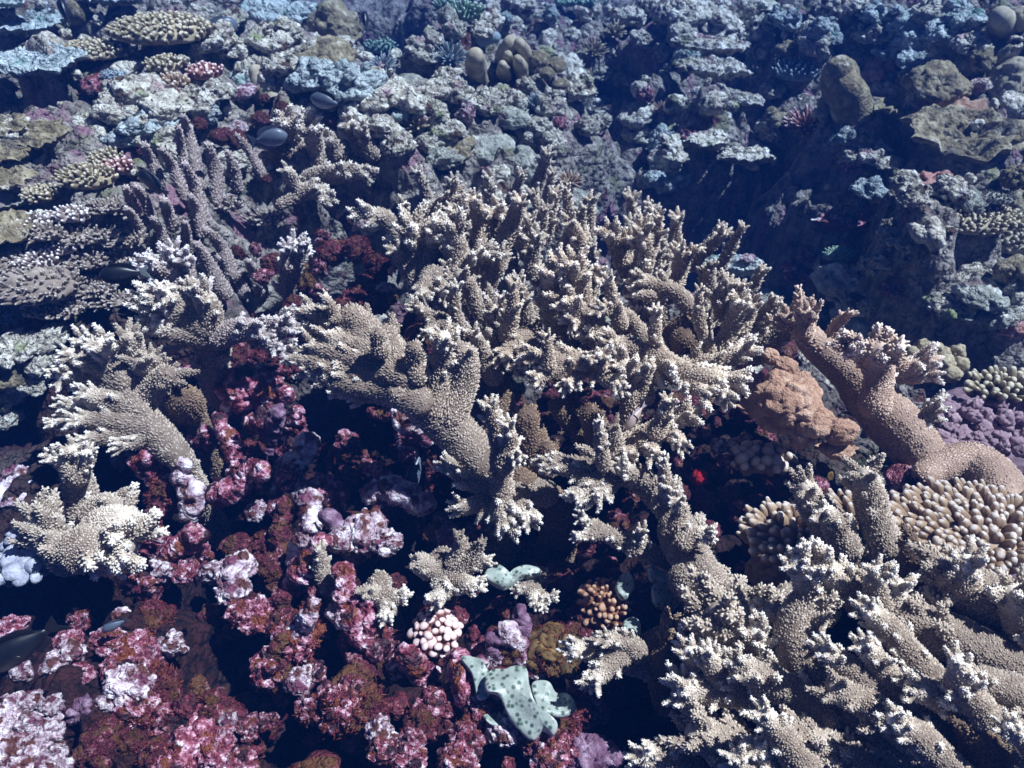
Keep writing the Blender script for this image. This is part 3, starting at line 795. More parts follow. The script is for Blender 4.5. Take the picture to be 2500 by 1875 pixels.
# the chain of branches leading down to the right
colony('branching_coral', 'long coral limb with white-tipped blades running down to the lower-right thicket', 'coral', C6, [
 ([(1750,1900,150),(1600,1600,140),(1430,1280,130),(1180,1020,120),(900,880,110),(780,830,85)], -.2, -.03, 'acro', 14, 3, dict(whiten=.5)),
 ([(950,920,110),(740,900,100),(500,880,90),(310,870,50)], -.06, -.02, 'acro', 12, 5),
 ([(860,960,100),(700,1050,90),(590,1140,55)], -.07, -.04, 'acro', 9, 6, WH),
 ([(900,980,95),(830,1080,80),(770,1160,52)], -.07, -.05, 'acro', 9, 6, WH),
 ([(830,880,60),(800,680,55),(785,490,34)], -.04, .08, 'acro', 5, 4, WH),
 ([(900,860,95),(930,680,85),(900,560,70)], -.06, .02, 'acro', 4, 2, W0),
 ([(1390,1150,60),(1375,1000,56),(1370,850,38)], -.08, .03, 'acro', 5, 4, WH),
 ([(1200,1000,80),(1060,950,72),(1000,880,50)], -.06, -.01, 'acro', 6, 5, WH),
 ([(1330,1230,80),(1400,1160,70),(1420,1110,50)], -.1, -.02, 'acro', 5, 6, WH),
 ([(1480,1420,80),(1520,1280,70),(1500,1200,50)], -.12, -.02, 'acro', 6, 5),
 ([(1550,1560,90),(1640,1500,70),(1750,1490,46)], -.13, -.05, 'acro', 6, 6, WH),
 ([(1450,1750,100),(1200,1640,85),(960,1540,76),(770,1440,66),(640,1360,42)], -.2, -.08, 'acro', 13, 5, WH),
 ([(800,1480,60),(700,1500,55),(600,1510,38)], -.1, -.08, 'acro', 5, 5, WH),
 ([(1100,1620,65),(1150,1530,55),(1170,1470,36)], -.14, -.05, 'acro', 4, 4),
 (R9, [(120,240,110),(260,470,115),(420,640,130),(620,720,110),(700,720,80)], -.18, -.1, 'acro', 8, 2, dict(whiten=.3)),
 (R9, [(180,520,100),(330,700,110),(420,820,110)], -.2, -.12, 'acro', 6, 2, dict(whiten=.4)),
 ], -.1, teeth=dict(let_len=1.5, let_rad=.34))

LR = [
 (R9, [(1700,1900,170),(1350,1500,160),(1080,1260,150),(900,1040,140),(840,860,115),(930,680,100)], -.14, .02, 'acro', 10, 2, dict(whiten=.3)),
 (R9, [(1000,700,95),(930,560,85),(870,450,60)], .0, .08, 'acro', 9, 7, WH),
 (R9, [(1230,650,85),(1120,560,80),(1010,460,62)], -.02, .08, 'acro', 10, 7, WH),
 (R9, [(860,800,80),(760,760,72),(650,740,50)], -.06, -.02, 'acro', 6, 5),
 (R9, [(2400,1220,140),(2050,1020,130),(1750,880,120),(1480,740,100),(1310,620,75)], -.06, .05, 'acro', 12, 3, dict(whiten=.4)),
 (R9, [(1340,660,70),(1330,560,62),(1340,490,45)], .02, .1, 'acro', 5, 5, WH),
 (R9, [(1400,680,60),(1430,620,55),(1460,570,40)], .02, .08, 'acro', 4, 5, WH),
 (R9, [(2400,860,140),(2100,700,135),(1900,580,125),(1740,490,85)], -.05, .05, 'acro', 8, 3, dict(whiten=.5)),
 (R9, [(1850,560,75),(1860,480,65),(1870,420,46)], .03, .1, 'acro', 5, 5, WH),
 (R9, [(1520,620,100),(1380,330,92),(1300,80,85),(1260,-80,60)], -.1, .06, 'acro', 8, 4, dict(whiten=.6)),
 (R9, [(1320,600,100),(1130,300,92),(950,80,80),(900,-10,60)], -.12, .03, 'acro', 8, 4, dict(whiten=.6)),
 (R9, [(1150,350,75),(1080,200,66),(1010,130,50)], -.06, .02, 'acro', 6, 4),
 (R9, [(1700,760,130),(1600,540,115),(1570,400,85)], -.12, .0, 'acrob', 2, 1, W0),
 (R9, [(640,1060,130),(540,920,140),(420,780,120)], -.14, -.04, 'acro', 12, 4, dict(whiten=.5)),
 (R9, [(600,1000,80),(620,900,72),(610,850,50)], -.1, -.02, 'acro', 7, 6, WH),
 (R9, [(560,1000,70),(480,960,60),(440,1000,50)], -.1, -.05, 'acro', 6, 5),
 (R9, [(480,1230,75),(330,1090,66),(210,970,42)], -.1, -.02, 'acro', 8, 6, WH),
 (R9, [(380,1120,60),(340,1040,52),(325,970,36)], -.07, .01, 'acro', 6, 5, WH),
 (R9, [(1150,1560,120),(780,1340,110),(480,1190,95),(190,1200,55)], -.12, -.04, 'acro', 14, 6, WH),
 (R9, [(1000,1330,95),(760,1170,85),(540,1080,60)], -.06, .0, 'acro', 10, 5),
 (R9, [(900,1650,90),(760,1480,72),(660,1350,42)], -.08, .04, 'acro', 8, 6, WH),
 (R9, [(800,1800,140),(550,1600,130),(280,1460,90)], -.16, -.08, 'acro', 14, 5, dict(whiten=.6)),
 (R9, [(600,1800,80),(540,1680,65),(500,1600,42)], -.12, -.02, 'acro', 7, 6, WH),
 (R9, [(760,1750,80),(680,1620,66),(620,1550,46)], -.1, -.02, 'acro', 7, 5, WH),
 (R9, [(1650,1420,100),(1380,1220,85),(1180,1080,75),(1030,970,45)], -.06, .06, 'acro', 12, 5, WH),
 (R9, [(1480,1250,80),(1350,1060,70),(1250,930,45)], -.02, .07, 'acro', 9, 6, WH),
 (R9, [(1800,1300,90),(1560,1020,80),(1400,830,70),(1280,720,45)], -.02, .09, 'acro', 12, 5, WH),
 (R9, [(1950,1330,85),(1840,1180,76),(1820,1030,46)], .0, .1, 'acro', 6, 5, WH),
 (R9, [(2400,1650,120),(2050,1420,105),(1800,1260,95),(1560,1180,60)], -.06, .04, 'acro', 14, 5),
 (R9, [(1850,1750,95),(1600,1500,85),(1440,1380,50)], -.04, .05, 'acro', 10, 5, WH),
 (R9, [(2000,1800,120),(1600,1480,110),(1320,1280,100),(1100,1190,70)], -.1, .02, 'acro', 12, 4, dict(whiten=.4)),
 (R9, [(2400,1450,110),(2200,1250,100),(2000,1150,80),(1900,1140,60)], -.04, .05, 'acro', 8, 4),
 (R9, [(2350,1150,120),(2230,850,110),(2160,640,80)], -.06, .06, 'acro', 8, 5),
 (R9, [(2350,1600,80),(2230,1500,70),(2130,1420,46)], -.02, .06, 'acro', 7, 6, WH),
 (R9, [(1980,1600,130),(1950,1500,125),(1930,1450,110)], -.1, -.02, 'acrob', 0, 0, W0),
 (R9, [(1350,1800,120),(1100,1600,110),(950,1500,80)], -.12, -.04, 'acro', 10, 4, dict(whiten=.5)),
 (R9, [(-100,1000,90),(60,900,85),(120,850,70)], -.2, -.13, 'acrob', 8, 3, dict(whiten=.3)),
 (R9, [(100,1250,90),(60,1100,90),(50,1030,80)], -.24, -.15, 'acrob', 3, 0, W0),
 (R8, [(2100,1100,100),(1850,1010,78),(1640,960,66),(1490,950,40)], -.2, -.12, 'acro', 12, 6, WH),
 (R8, [(1750,1010,62),(1650,1080,54),(1600,1130,36)], -.15, -.12, 'acro', 6, 6, WH),
 (R8, [(1850,960,62),(1760,900,54),(1680,890,36)], -.15, -.1, 'acro', 6, 4),
 (R8, [(2200,1700,80),(2050,1640,66),(1880,1600,42)], -.18, -.1, 'acro', 8, 6, WH),
 (R8, [(2150,1700,60),(2000,1560,46),(1920,1560,30)], -.16, -.08, 'acro', 5, 5, WH),
 (R8, [(2230,1300,80),(2160,1220,70),(2130,1170,50)], -.14, -.06, 'acro', 8, 6, WH),
 (R8, [(2260,1080,70),(2200,1000,60),(2180,950,44)], -.14, -.05, 'acro', 7, 6, WH),
]
colony('branching_coral', 'thick grey-brown coral limbs crossing and fanning out over the lower-right corner', 'coral', R9, LR, .0, teeth=dict(let_len=1.35, let_rad=.3), grow=1.14)

# small sprays in the dark hollow at the front
for lab, sk_ in [
  ('dark-stemmed coral spray with a white lower rim beside the pink lilac lump', [
    (R8, [(700,420,90),(640,470,95),(560,430,80)], -.2, -.16, 'acro', 7, 3, dict(whiten=.5)),
    (R8, [(680,480,90),(700,570,85),(660,640,55)], -.19, -.17, 'acro', 9, 6, WH),
    (R8, [(740,500,80),(820,560,70),(900,560,46)], -.19, -.16, 'acro', 8, 6, WH),
    (R8, [(760,430,70),(800,340,56),(790,270,34)], -.18, -.1, 'acro', 6, 4, W0),
    (R8, [(800,450,66),(880,370,52),(920,310,30)], -.18, -.1, 'acro', 6, 4, W0),
    (R8, [(820,460,60),(900,440,52),(960,420,36)], -.18, -.14, 'acro', 6, 5, dict(whiten=.7))]),
  ('small white-edged coral clump right of the pink encrusted arm', [
    (R8, [(330,560,80),(290,620,85),(250,600,66)], -.24, -.19, 'acro', 7, 4, dict(whiten=.5)),
    (R8, [(330,640,75),(360,700,66),(350,750,46)], -.23, -.2, 'acro', 8, 6, WH),
    (R8, [(350,620,70),(420,640,56),(450,620,36)], -.23, -.19, 'acro', 6, 6, WH)]),
  ('little coral sprig hanging below the pale green folded sheet', [
    (R8, [(1280,490,46),(1220,580,62),(1240,640,50)], -.24, -.2, 'acro', 7, 5),
    (R8, [(1240,600,58),(1300,650,48),(1340,640,32)], -.22, -.2, 'acro', 6, 6, WH),
    (R8, [(1230,620,52),(1260,680,42),(1280,700,28)], -.22, -.2, 'acro', 5, 5, WH),
    (R8, [(1240,580,52),(1170,580,46),(1140,590,34)], -.22, -.19, 'acro', 5, 5)]),
  ('narrow grey coral sprig against the dark hole below the lilac lump', [
    (R7, [(1960,560,60),(1930,450,62),(1920,350,40)], -.24, -.17, 'acro', 9, 4, dict(whiten=.7))]),
  ('coral stump with a crinkled top left of the lower-right thicket', [
    (R8, [(2120,1000,70),(2080,900,72),(2060,850,56)], -.22, -.14, 'acrob', 8, 5, dict(whiten=.3)),
    (R8, [(2150,1040,60),(2170,950,56),(2180,890,46)], -.2, -.13, 'acrob', 6, 4, dict(whiten=.3))]),
]:
    colony('coral_sprig', lab, 'coral', sk_[0][0], [s[1:] for s in sk_], -.2, 'coral sprigs in the front hollow', spx_px=5.5, teeth=dict(let_len=1.1, let_rad=.32), grow=.74)

# the elkhorn colonies on the left
colony('elkhorn_coral', 'broad elkhorn coral with blunt white-edged lobes leaning left from a bare stalk', 'coral', C7, [
 ([(1300,1330,90),(1180,1180,115),(1020,1000,125),(880,800,120),(740,560,115),(620,380,95)], -.22, -.03, 'acro', 3, 2, dict(whiten=.3)),
 ([(760,560,105),(640,330,95),(560,230,72)], -.06, .03, 'acro', 7, 6, WH),
 ([(640,400,100),(520,260,82),(400,190,50)], -.05, .02, 'acro', 7, 6, WH),
 ([(640,480,90),(440,370,80),(250,320,50)], -.05, .01, 'acro', 8, 6, WH),
 ([(800,720,115),(540,560,105),(330,500,95),(200,510,55)], -.1, -.03, 'acro', 8, 6, WH),
 ([(880,830,110),(650,740,90),(400,680,50)], -.12, -.05, 'acro', 9, 6, WH),
 ([(920,900,105),(640,850,90),(420,790,75),(230,770,45)], -.14, -.07, 'acro', 10, 6, WH),
 ([(900,960,100),(640,930,85),(420,900,70),(290,910,46)], -.15, -.08, 'acro', 10, 6, WH),
 ([(950,1030,90),(700,1040,70),(480,1080,55),(370,1090,36)], -.17, -.11, 'acro', 9, 6, WH),
 ([(480,960,60),(260,940,52),(100,940,36)], -.12, -.09, 'acro', 7, 6, WH),
 ([(930,1050,80),(820,1110,64),(720,1130,40)], -.17, -.13, 'acro', 6, 6, WH),
 ([(960,760,110),(1020,620,110),(1120,520,95)], -.12, -.04, 'acro', 4, 1, W0),
 ([(1000,640,90),(960,480,95),(900,400,80)], -.1, -.02, 'acro', 4, 2, dict(whiten=.3)),
 ([(950,520,85),(860,330,82),(810,170,66)], -.08, .03, 'acro', 5, 5, dict(whiten=.6)),
 ([(1060,650,80),(1040,470,75),(1020,360,60)], -.1, -.02, 'acro', 3, 2, dict(whiten=.3)),
 ], -.1, teeth=dict(let_len=1.35, let_rad=.3), grow=1.14)
colony('elkhorn_coral', 'upright elkhorn coral with a toothed top at the far left above the white knobs', 'coral', C7, [
 ([(480,1900,140),(400,1700,125),(330,1480,115),(290,1300,90),(280,1190,60)], -.24, -.06, 'acro', 8, 5, dict(whiten=.8)),
 ([(330,1420,90),(230,1300,72),(120,1240,46)], -.12, -.06, 'acro', 7, 6, WH),
 ([(340,1400,80),(400,1290,64),(420,1210,40)], -.12, -.05, 'acro', 5, 5, WH),
 ([(480,1750,110),(560,1680,105),(660,1660,85)], -.2, -.14, 'acro', 3, 2, dict(whiten=.4)),
 (R7, [(560,330,120),(640,240,140),(720,200,110)], -.2, -.12, 'acro', 2, 2, dict(whiten=.8)),
 (R7, [(500,350,120),(600,320,120),(700,310,90)], -.2, -.12, 'acro', 12, 6, dict(whiten=.9)),
 (R7, [(420,380,110),(330,300,100),(260,220,70)], -.22, -.16, 'acro', 8, 4, dict(whiten=.6)),
 (R7, [(560,380,80),(620,420,72),(700,430,50)], -.2, -.17, 'acro', 9, 6, WH),
 ], -.1, teeth=dict(let_len=1.35, let_rad=.3), grow=1.14)
colony('elkhorn_coral', 'fan of elkhorn coral above a narrow stalk, left of the maroon rubble', 'coral', R4, [
 ([(1290,780,85),(1280,660,90),(1270,540,90),(1200,450,80)], -.2, -.03, 'acro', 3, 1, dict(whiten=.2)),
 ([(1240,480,85),(1080,390,80),(910,340,50)], -.04, .03, 'acro', 10, 7, WH),
 ([(1230,460,75),(1100,330,66),(980,310,46)], -.03, .05, 'acro', 9, 6, WH),
 ([(1220,500,75),(1060,450,66),(920,420,44)], -.05, .0, 'acro', 9, 6, WH),
 ([(1210,540,70),(1080,520,60),(930,500,40)], -.06, -.02, 'acro', 9, 6, WH),
 ([(1260,480,65),(1260,380,60),(1200,290,46)], -.04, .05, 'acro', 6, 5),
 ([(1320,560,60),(1420,510,62),(1540,500,50)], -.08, -.02, 'fing', 9, 6, dict(whiten=.9)),
 ([(1540,540,60),(1640,500,60),(1720,470,50)], -.1, -.03, 'fing', 10, 6, dict(whiten=.9)),
 ([(1600,560,52),(1650,590,52),(1690,610,36)], -.1, -.06, 'fing', 8, 6, WH),
 ], -.05, teeth=dict(let_len=1.35, let_rad=.3), grow=1.14)
colony('elkhorn_coral', 'small white coral fan of thin pointed branchlets beside the dark fish with a pale tail', 'coral', R4, [
 ([(1160,300,70),(1090,230,75),(1010,160,60)], -.05, .02, 'fing', 8, 6, WH),
 ([(1120,240,60),(1060,130,52),(1040,40,30)], -.02, .07, 'fing', 9, 5, WH),
 ([(1080,240,60),(980,140,50),(920,110,32)], -.02, .04, 'fing', 9, 6, WH),
 ([(1060,240,56),(950,190,48),(890,190,30)], -.03, .02, 'fing', 8, 6, WH),
 ([(1120,220,50),(1120,110,44),(1110,80,30)], -.02, .06, 'fing', 7, 5, WH)], 0)
colony('elkhorn_coral', 'white-toothed little coral blade rising from yellow-brown algae at the maroon patch', 'coral', C2, [
 ([(1490,1640,80),(1520,1500,90),(1540,1390,85),(1560,1300,60)], -.14, .0, 'fing', 10, 7, WH),
 ([(1500,1480,60),(1480,1380,52),(1470,1320,36)], -.06, .01, 'fing', 6, 6, WH),
 ([(1560,1430,60),(1610,1330,48),(1620,1270,32)], -.05, .02, 'fing', 6, 6, WH)], 0)
t_ = colony('bare_coral_lobe', 'rounded bare brown coral lobe just right of the broad elkhorn coral stalk', 'coral', C7, [
 ([(1350,900,130),(1300,780,160),(1240,700,130)], -.22, -.1, 'acrob', 0, 0, W0),
 ([(1250,850,90),(1160,830,85),(1120,800,70)], -.2, -.13, 'acrob', 1, 0, W0)], 0)

# upright finger corals, upper left
FL = [[(690,760,60),(630,430,58),(575,240,50),(540,130,32)],[(570,700,46),(525,430,44),(500,230,28)],[(860,900,72),(830,600,68),(765,390,38)],
 [(1030,760,62),(1000,600,55),(942,455,28)],[(1260,650,48),(1140,440,46),(1020,295,26)],[(560,860,58),(440,570,52),(345,425,30)],
 [(330,720,62),(250,520,56),(195,390,36)],[(740,1060,62),(650,760,58),(560,565,34)],[(720,1180,60),(660,960,56),(605,850,34)],[(450,1120,62),(395,960,58),(370,890,44)],
 [(600,1330,46),(570,1180,44),(555,1085,30)],[(990,1560,70),(880,1290,62),(745,1150,38)],[(920,1720,80),(770,1460,72),(665,1280,40)],[(1090,1720,62),(960,1490,56),(860,1400,36)],
 [(1230,1700,52),(1160,1500,46),(1125,1430,30)],[(250,1010,50),(180,850,46),(110,760,30)],[(130,1000,50),(60,860,44),(20,770,28)],[(160,1150,48),(80,1020,42),(30,960,28)],[(420,1330,50),(330,1150,46),(270,1050,30)]]
fr = thing('finger_coral', 'stand of pointed mauve-grey coral fingers, speckled white, in the upper left', 'coral', hit(560, 480))
for k, f in enumerate(FL):
    b0 = hit(*C2.px(*f[0][:2]))
    z0 = b0[2] + 0.02
    n = len(f)
    p_, r_ = skel(C2, [(a, b, z0 + k2 / (n - 1) * (0.15 if f[0][1] - f[-1][1] > 400 else 0.11), r * .82) for k2, (a, b, r) in enumerate(f)])
    limb(fr, np.array(fr.location), p_, r_, M['fing'], 6.0 * mpp(p_[0]), 2, end=0, whiten=.55, name='finger', let_len=1.0, let_rad=.35, tipw=3, cup_len=.8)
colony('knobbed_coral', 'brown coral columns with pale knobby crowns, right of the mauve fingers', 'coral', C2, [
 ([(1640,760,100),(1580,520,92),(1540,320,86),(1500,190,66)], -.05, .12, 'acro', 4, 6, dict(whiten=.7, let_rad=.5)),
 ([(1790,640,62),(1740,420,70),(1700,260,72)], -.03, .11, 'acro', 2, 7, dict(whiten=.8, let_rad=.5)),
 ([(1590,800,50),(1530,700,48),(1480,620,40)], -.04, .05, 'acro', 1, 3, dict(whiten=.8)),
 ([(1450,620,95),(1430,520,95),(1400,440,80)], -.04, .04, 'acrob', 1, 1, W0),
 ([(1420,910,66),(1580,830,70),(1720,800,72),(1830,860,52)], -.06, .0, 'acro', 8, 6, dict(whiten=1.0, let_rad=.55, let_len=1.3)),
 ([(1600,740,66),(1700,680,72),(1850,640,66),(1960,620,56)], -.04, .03, 'acro', 4, 4, dict(whiten=.7, let_rad=.6, let_len=1.2)),
 ([(1900,680,60),(2050,640,66),(2180,640,60)], -.04, .03, 'acro', 5, 4, dict(whiten=.8, let_rad=.6, let_len=1.2)),
 ([(1950,480,70),(1900,380,66),(1830,340,52)], -.03, .05, 'acro', 4, 4, dict(whiten=.8)),
 ([(2150,420,66),(2080,280,60),(2040,200,46)], -.03, .07, 'acro', 6, 5, dict(whiten=.9)),
 ([(2250,470,60),(2180,330,55),(2150,240,40)], -.03, .07, 'acro', 6, 5, dict(whiten=.8)),
 ], 0)

# ------------------------------------------------------------------ rocks, lumps, digit corals, plates
_ico = {}
def ico(n):
    if n not in _ico:
        bm = bmesh.new()
        bmesh.ops.create_icosphere(bm, subdivisions=n, radius=1.0)
        _ico[n] = (np.array([v.co[:] for v in bm.verts]), np.array([[v.index for v in f.verts] for f in bm.faces]))
        bm.free()
    return _ico[n]

def dome(p, f, seed):
    d = worley(p, f, seed)
    return np.sqrt(np.clip(1 - (d / 0.78) ** 2, 0, 1))

def blob(geo, c, axes, radii, sub=4, knob=0.22, kf=2.6, rough=0.25, seed=0, fine=0.05, w0=0.35, under=0.6, carve=0.0):
    """a lumpy boulder: broad swells, round knobs with crevices between, carved pits, fine grit"""
    v, f = ico(sub)
    radii = np.asarray(radii, float)
    s = float(np.cbrt(np.prod(radii)))
    big = fbm(v + seed * 3.17, 1.3, 3, seed)
    u = v * (1 + rough * 1.5 * big)[:, None]
    P_ = u * radii
    q_ = P_ / s + seed
    q_ = q_ + np.stack([fbm(q_, 2.2, 2, seed + 11), fbm(q_, 2.2, 2, seed + 12), fbm(q_, 2.2, 2, seed + 13)], 1) * .28
    kn = dome(q_, kf, seed + 3)
    k2 = dome(q_, kf * 2.4, seed + 5)
    gr = fbm(q_, 9, 2, seed + 9)
    pit = np.clip(fbm(q_, 1.9, 2, seed + 21) - .08, 0, 1) if carve else 0
    push = knob * (kn - .5) + knob * .4 * (k2 - .5) + fine * gr - carve * pit
    nrm = unit(v / radii)
    P_ = P_ + nrm * (push * s)[:, None]
    P_[:, 2] = np.where(P_[:, 2] < 0, P_[:, 2] * under, P_[:, 2])
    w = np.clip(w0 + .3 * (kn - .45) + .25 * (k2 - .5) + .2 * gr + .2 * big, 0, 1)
    geo.add(np.asarray(c) + P_ @ np.asarray(axes), tris=f, w=w)

def axes_from(yaw, tilt=0.0, roll=0.0):
    cy, sy, ct, st, cr, sr = math.cos(yaw), math.sin(yaw), math.cos(tilt), math.sin(tilt), math.cos(roll), math.sin(roll)
    Rz = np.array([[cy, -sy, 0], [sy, cy, 0], [0, 0, 1]])
    Rx = np.array([[1, 0, 0], [0, ct, -st], [0, st, ct]])
    Ry = np.array([[cr, 0, sr], [0, 1, 0], [-sr, 0, cr]])
    return (Rz @ Rx @ Ry).T

MARKS = [('the smooth rounded columns',1240,150),('the blue tube-shaped coral',1165,100),('the upper-left plate coral',390,75),('the left edge cleft',130,275),
 ('the mauve coral fingers',480,430),('the tall pale boulder',1290,440),('the dark gully',1780,450),('the tan sheet coral',2310,340),('the twin brown lobes',2060,200),
 ('the ridged column',2450,100),('the ochre digit field',2390,530),('the yellow-brown rock',810,90),('the stepped ledges',1720,180),
 ('the brown smooth lump',1950,1000),('the top edge',1400,10),('the pale-crowned columns',760,350),('the middle of the thicket',1400,700),('the mint green sheet',1290,1660),
 ('the front black hole',510,1560),('the lilac lump',890,1310),('the broad elkhorn coral',280,1000),('the maroon patch',860,620),('the lower-left corner',100,1800),('the front hollow',1300,1400),('the upper-right corner',2350,60),
 ('the fan-shaped coral trunk',1080,1030),('the left leaf plates',60,560),('the gully mouth',2050,640)]
REG = []
def register(o, px, py, look, cat, group=None):
    k = min(MARKS, key=lambda m: (m[1] - px) ** 2 + (m[2] - py) ** 2)
    REG.append((o, px, py, look, cat, k[0], group))
def write_labels():
    groups = {}
    for r in REG: groups.setdefault((r[3], r[5]), []).append(r)
    words = ['leftmost'] + [w_ + ' from left' for w_ in 'second third fourth fifth sixth seventh eighth ninth tenth eleventh twelfth thirteenth fourteenth fifteenth sixteenth seventeenth eighteenth nineteenth twentieth'.split()]
    count = {}
    for r in REG: count[r[3]] = count.get(r[3], 0) + 1
    for (look, mark), rs in groups.items():
        rs.sort(key=lambda r: r[1])
        for i, r in enumerate(rs):
            if count[look] == 1 and len(look.split()) >= 5: lab = look
            elif len(rs) == 1: lab = f'{look} by {mark}'
            elif i == len(rs) - 1: lab = f'{look} by {mark}, rightmost'
            else: lab = f'{look} by {mark}, {words[i]}'
            tag(r[0], lab, r[4], r[6])

_rocks = {}
def carve_at(c):
    return float(carve_fn(np.array([c[0]]), np.array([c[1]]))[0])
carve_fn = carve
def rock_mesh(name, mat, s0, sub, knob, kf, rough, w0, under, bits, carve, k, flat):
    flat = min(1.6, max(.3, flat))
    flat = .4 if flat < .5 else .6 if flat < .75 else .9 if flat < 1.1 else 1.3
    k = k % (4 if bits else 3)
    key = (mat, s0, sub, knob, kf, rough, w0, under, bits, carve, k, flat)
    if key not in _rocks:
        rng = np.random.default_rng(abs(hash((k, flat, kf, bits))) % 9999)
        sd = 300 + k * 13 + int(flat * 10)
        rad = s0 * np.array([1, 1, flat])
        g = Geo()
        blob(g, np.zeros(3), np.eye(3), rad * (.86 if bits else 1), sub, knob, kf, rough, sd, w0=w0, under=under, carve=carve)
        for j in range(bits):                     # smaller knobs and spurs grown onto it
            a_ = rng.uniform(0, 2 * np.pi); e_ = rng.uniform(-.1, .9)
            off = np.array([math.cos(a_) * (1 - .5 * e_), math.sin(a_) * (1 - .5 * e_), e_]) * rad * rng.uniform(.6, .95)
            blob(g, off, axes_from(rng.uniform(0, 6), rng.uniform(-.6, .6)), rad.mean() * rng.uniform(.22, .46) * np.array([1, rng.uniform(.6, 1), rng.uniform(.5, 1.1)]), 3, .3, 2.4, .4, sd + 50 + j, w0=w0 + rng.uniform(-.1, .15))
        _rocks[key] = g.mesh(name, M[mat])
    return _rocks[key]

def rock(view, u, v, ru, rv, mat, look, name='reef_rock', cat='rock', sub=4, knob=.24, kf=2.6, rough=.28, lift=0.0, yaw=None, tilt=None, z=None, deep=.8, group='reef rocks', w0=.35, under=.6, back=0.0, bits=0, carve=0.0):
    SEED[0] += 1
    rng = np.random.default_rng(SEED[0])
    px, py = view.px(u, v)
    c = hit(px, py, lift) if z is None else P(px, py, z)
    if z is None and carve_at(c) > .35: return None      # nothing stands in the deep clefts
    c = c + np.array([0, back, 0])
    m = mpp(c) * view.k
    s0 = .05 if z is not None else .09
    me = rock_mesh(name, mat, s0, sub, knob, kf, rough, w0, under, bits, carve, int(rng.integers(6)), round(rv / ru, 1))
    o = put(name, me, None, c)
    o.rotation_euler = (rng.uniform(-.15, .15) if tilt is None else R(tilt), rng.uniform(-.15, .15), rng.uniform(0, 6.28) if deep == .8 and yaw is None else R(yaw or 0))
    k_ = ru * m / s0 * (1.25 if bits and z is None else 1.0)
    o.scale = (k_, k_ * (deep if yaw is not None else rng.uniform(.8, 1.1)), k_)
    register(o, px, py, look, cat, group)
    return o

def finger_mesh(ln, r, seed, mat, seg=7, bumps=True, cone=.55):
    g = Geo()
    rng = np.random.default_rng(seed)
    b = rng.normal(0, .08, 3) * ln
    tube(g, [np.zeros(3), np.array([b[0], b[1], ln * .55]), np.array([b[0] * .6, b[1] * .6, ln])], [r, r * .92, r * cone], seg, (.3 if cone >= .8 else .12), seed=seed, wfun=white(ln * .55, 1.0, 1.2, .1), step=ln * .25)
    return g.mesh('finger', mat)

_fm = {}
def fingers_for(mat, seg=7, cone=.55):
    key = (mat, seg, cone)
    if key not in _fm: _fm[key] = [finger_mesh(1.0, .28, 900 + k, M[mat], seg, cone=cone) for k in range(5)]
    return _fm[key]

def aim(o, d, rng):
    q_ = Vector((float(d[0]), float(d[1]), float(d[2]))).to_track_quat('Z', 'Y')
    o.rotation_mode = 'QUATERNION'
    o.rotation_quaternion = q_

def digits(view, u, v, ru, rv, mat, look, n=60, fl=40, fr=14, name='digit_coral', lift=0.0, lean=(0, 0), spread=.9, basemat=None, z=None, group='digit corals', domez=.5, cone=.55, seg=7, knobbase=.1, wild=.1):
    """a rounded pad crowded with short blunt fingers; every finger a part"""
    SEED[0] += 1
    rng = np.random.default_rng(SEED[0])
    px, py = view.px(u, v)
    c = hit(px, py, lift) if z is None else P(px, py, z)
    m = mpp(c) * view.k
    t = thing(name, '', 'coral', c)
    A, B = ru * m, rv * m * 1.25
    H = min(A, B) * domez
    g = Geo()
    blob(g, np.array([0, 0, -H * .35]), np.eye(3), (A * .96, B * .96, H), 4, knobbase, 3, .08, SEED[0], w0=.34)
    put('base', g.mesh('base', M[basemat or mat]), t)
    pool = fingers_for(mat, seg, cone)
    ga = 2.399963
    for k in range(n):
        q_ = math.sqrt((k + .5) / n)
        a = k * ga
        x_, y_ = q_ * math.cos(a) + rng.normal(0, .03), q_ * math.sin(a) + rng.normal(0, .03)
        rr = min(.995, math.hypot(x_, y_))
        zz = H * math.sqrt(1 - rr * rr) - H * .35
        d = unit(np.array([x_ * spread + lean[0], y_ * spread + lean[1], 1.0]) + rng.normal(0, wild, 3))
        f = put('finger', pool[int(rng.integers(5))], t, (x_ * A, y_ * B, zz - fl * m * .25))
        aim(f, d, rng)
        ln = fl * m * rng.uniform(.8, 1.3)
        s = fr * m / .28 * rng.uniform(.7, 1.3)
        f.scale = (s, s * rng.uniform(.75, 1.2), ln)
    register(t, px, py, look, 'coral', group)
    return t

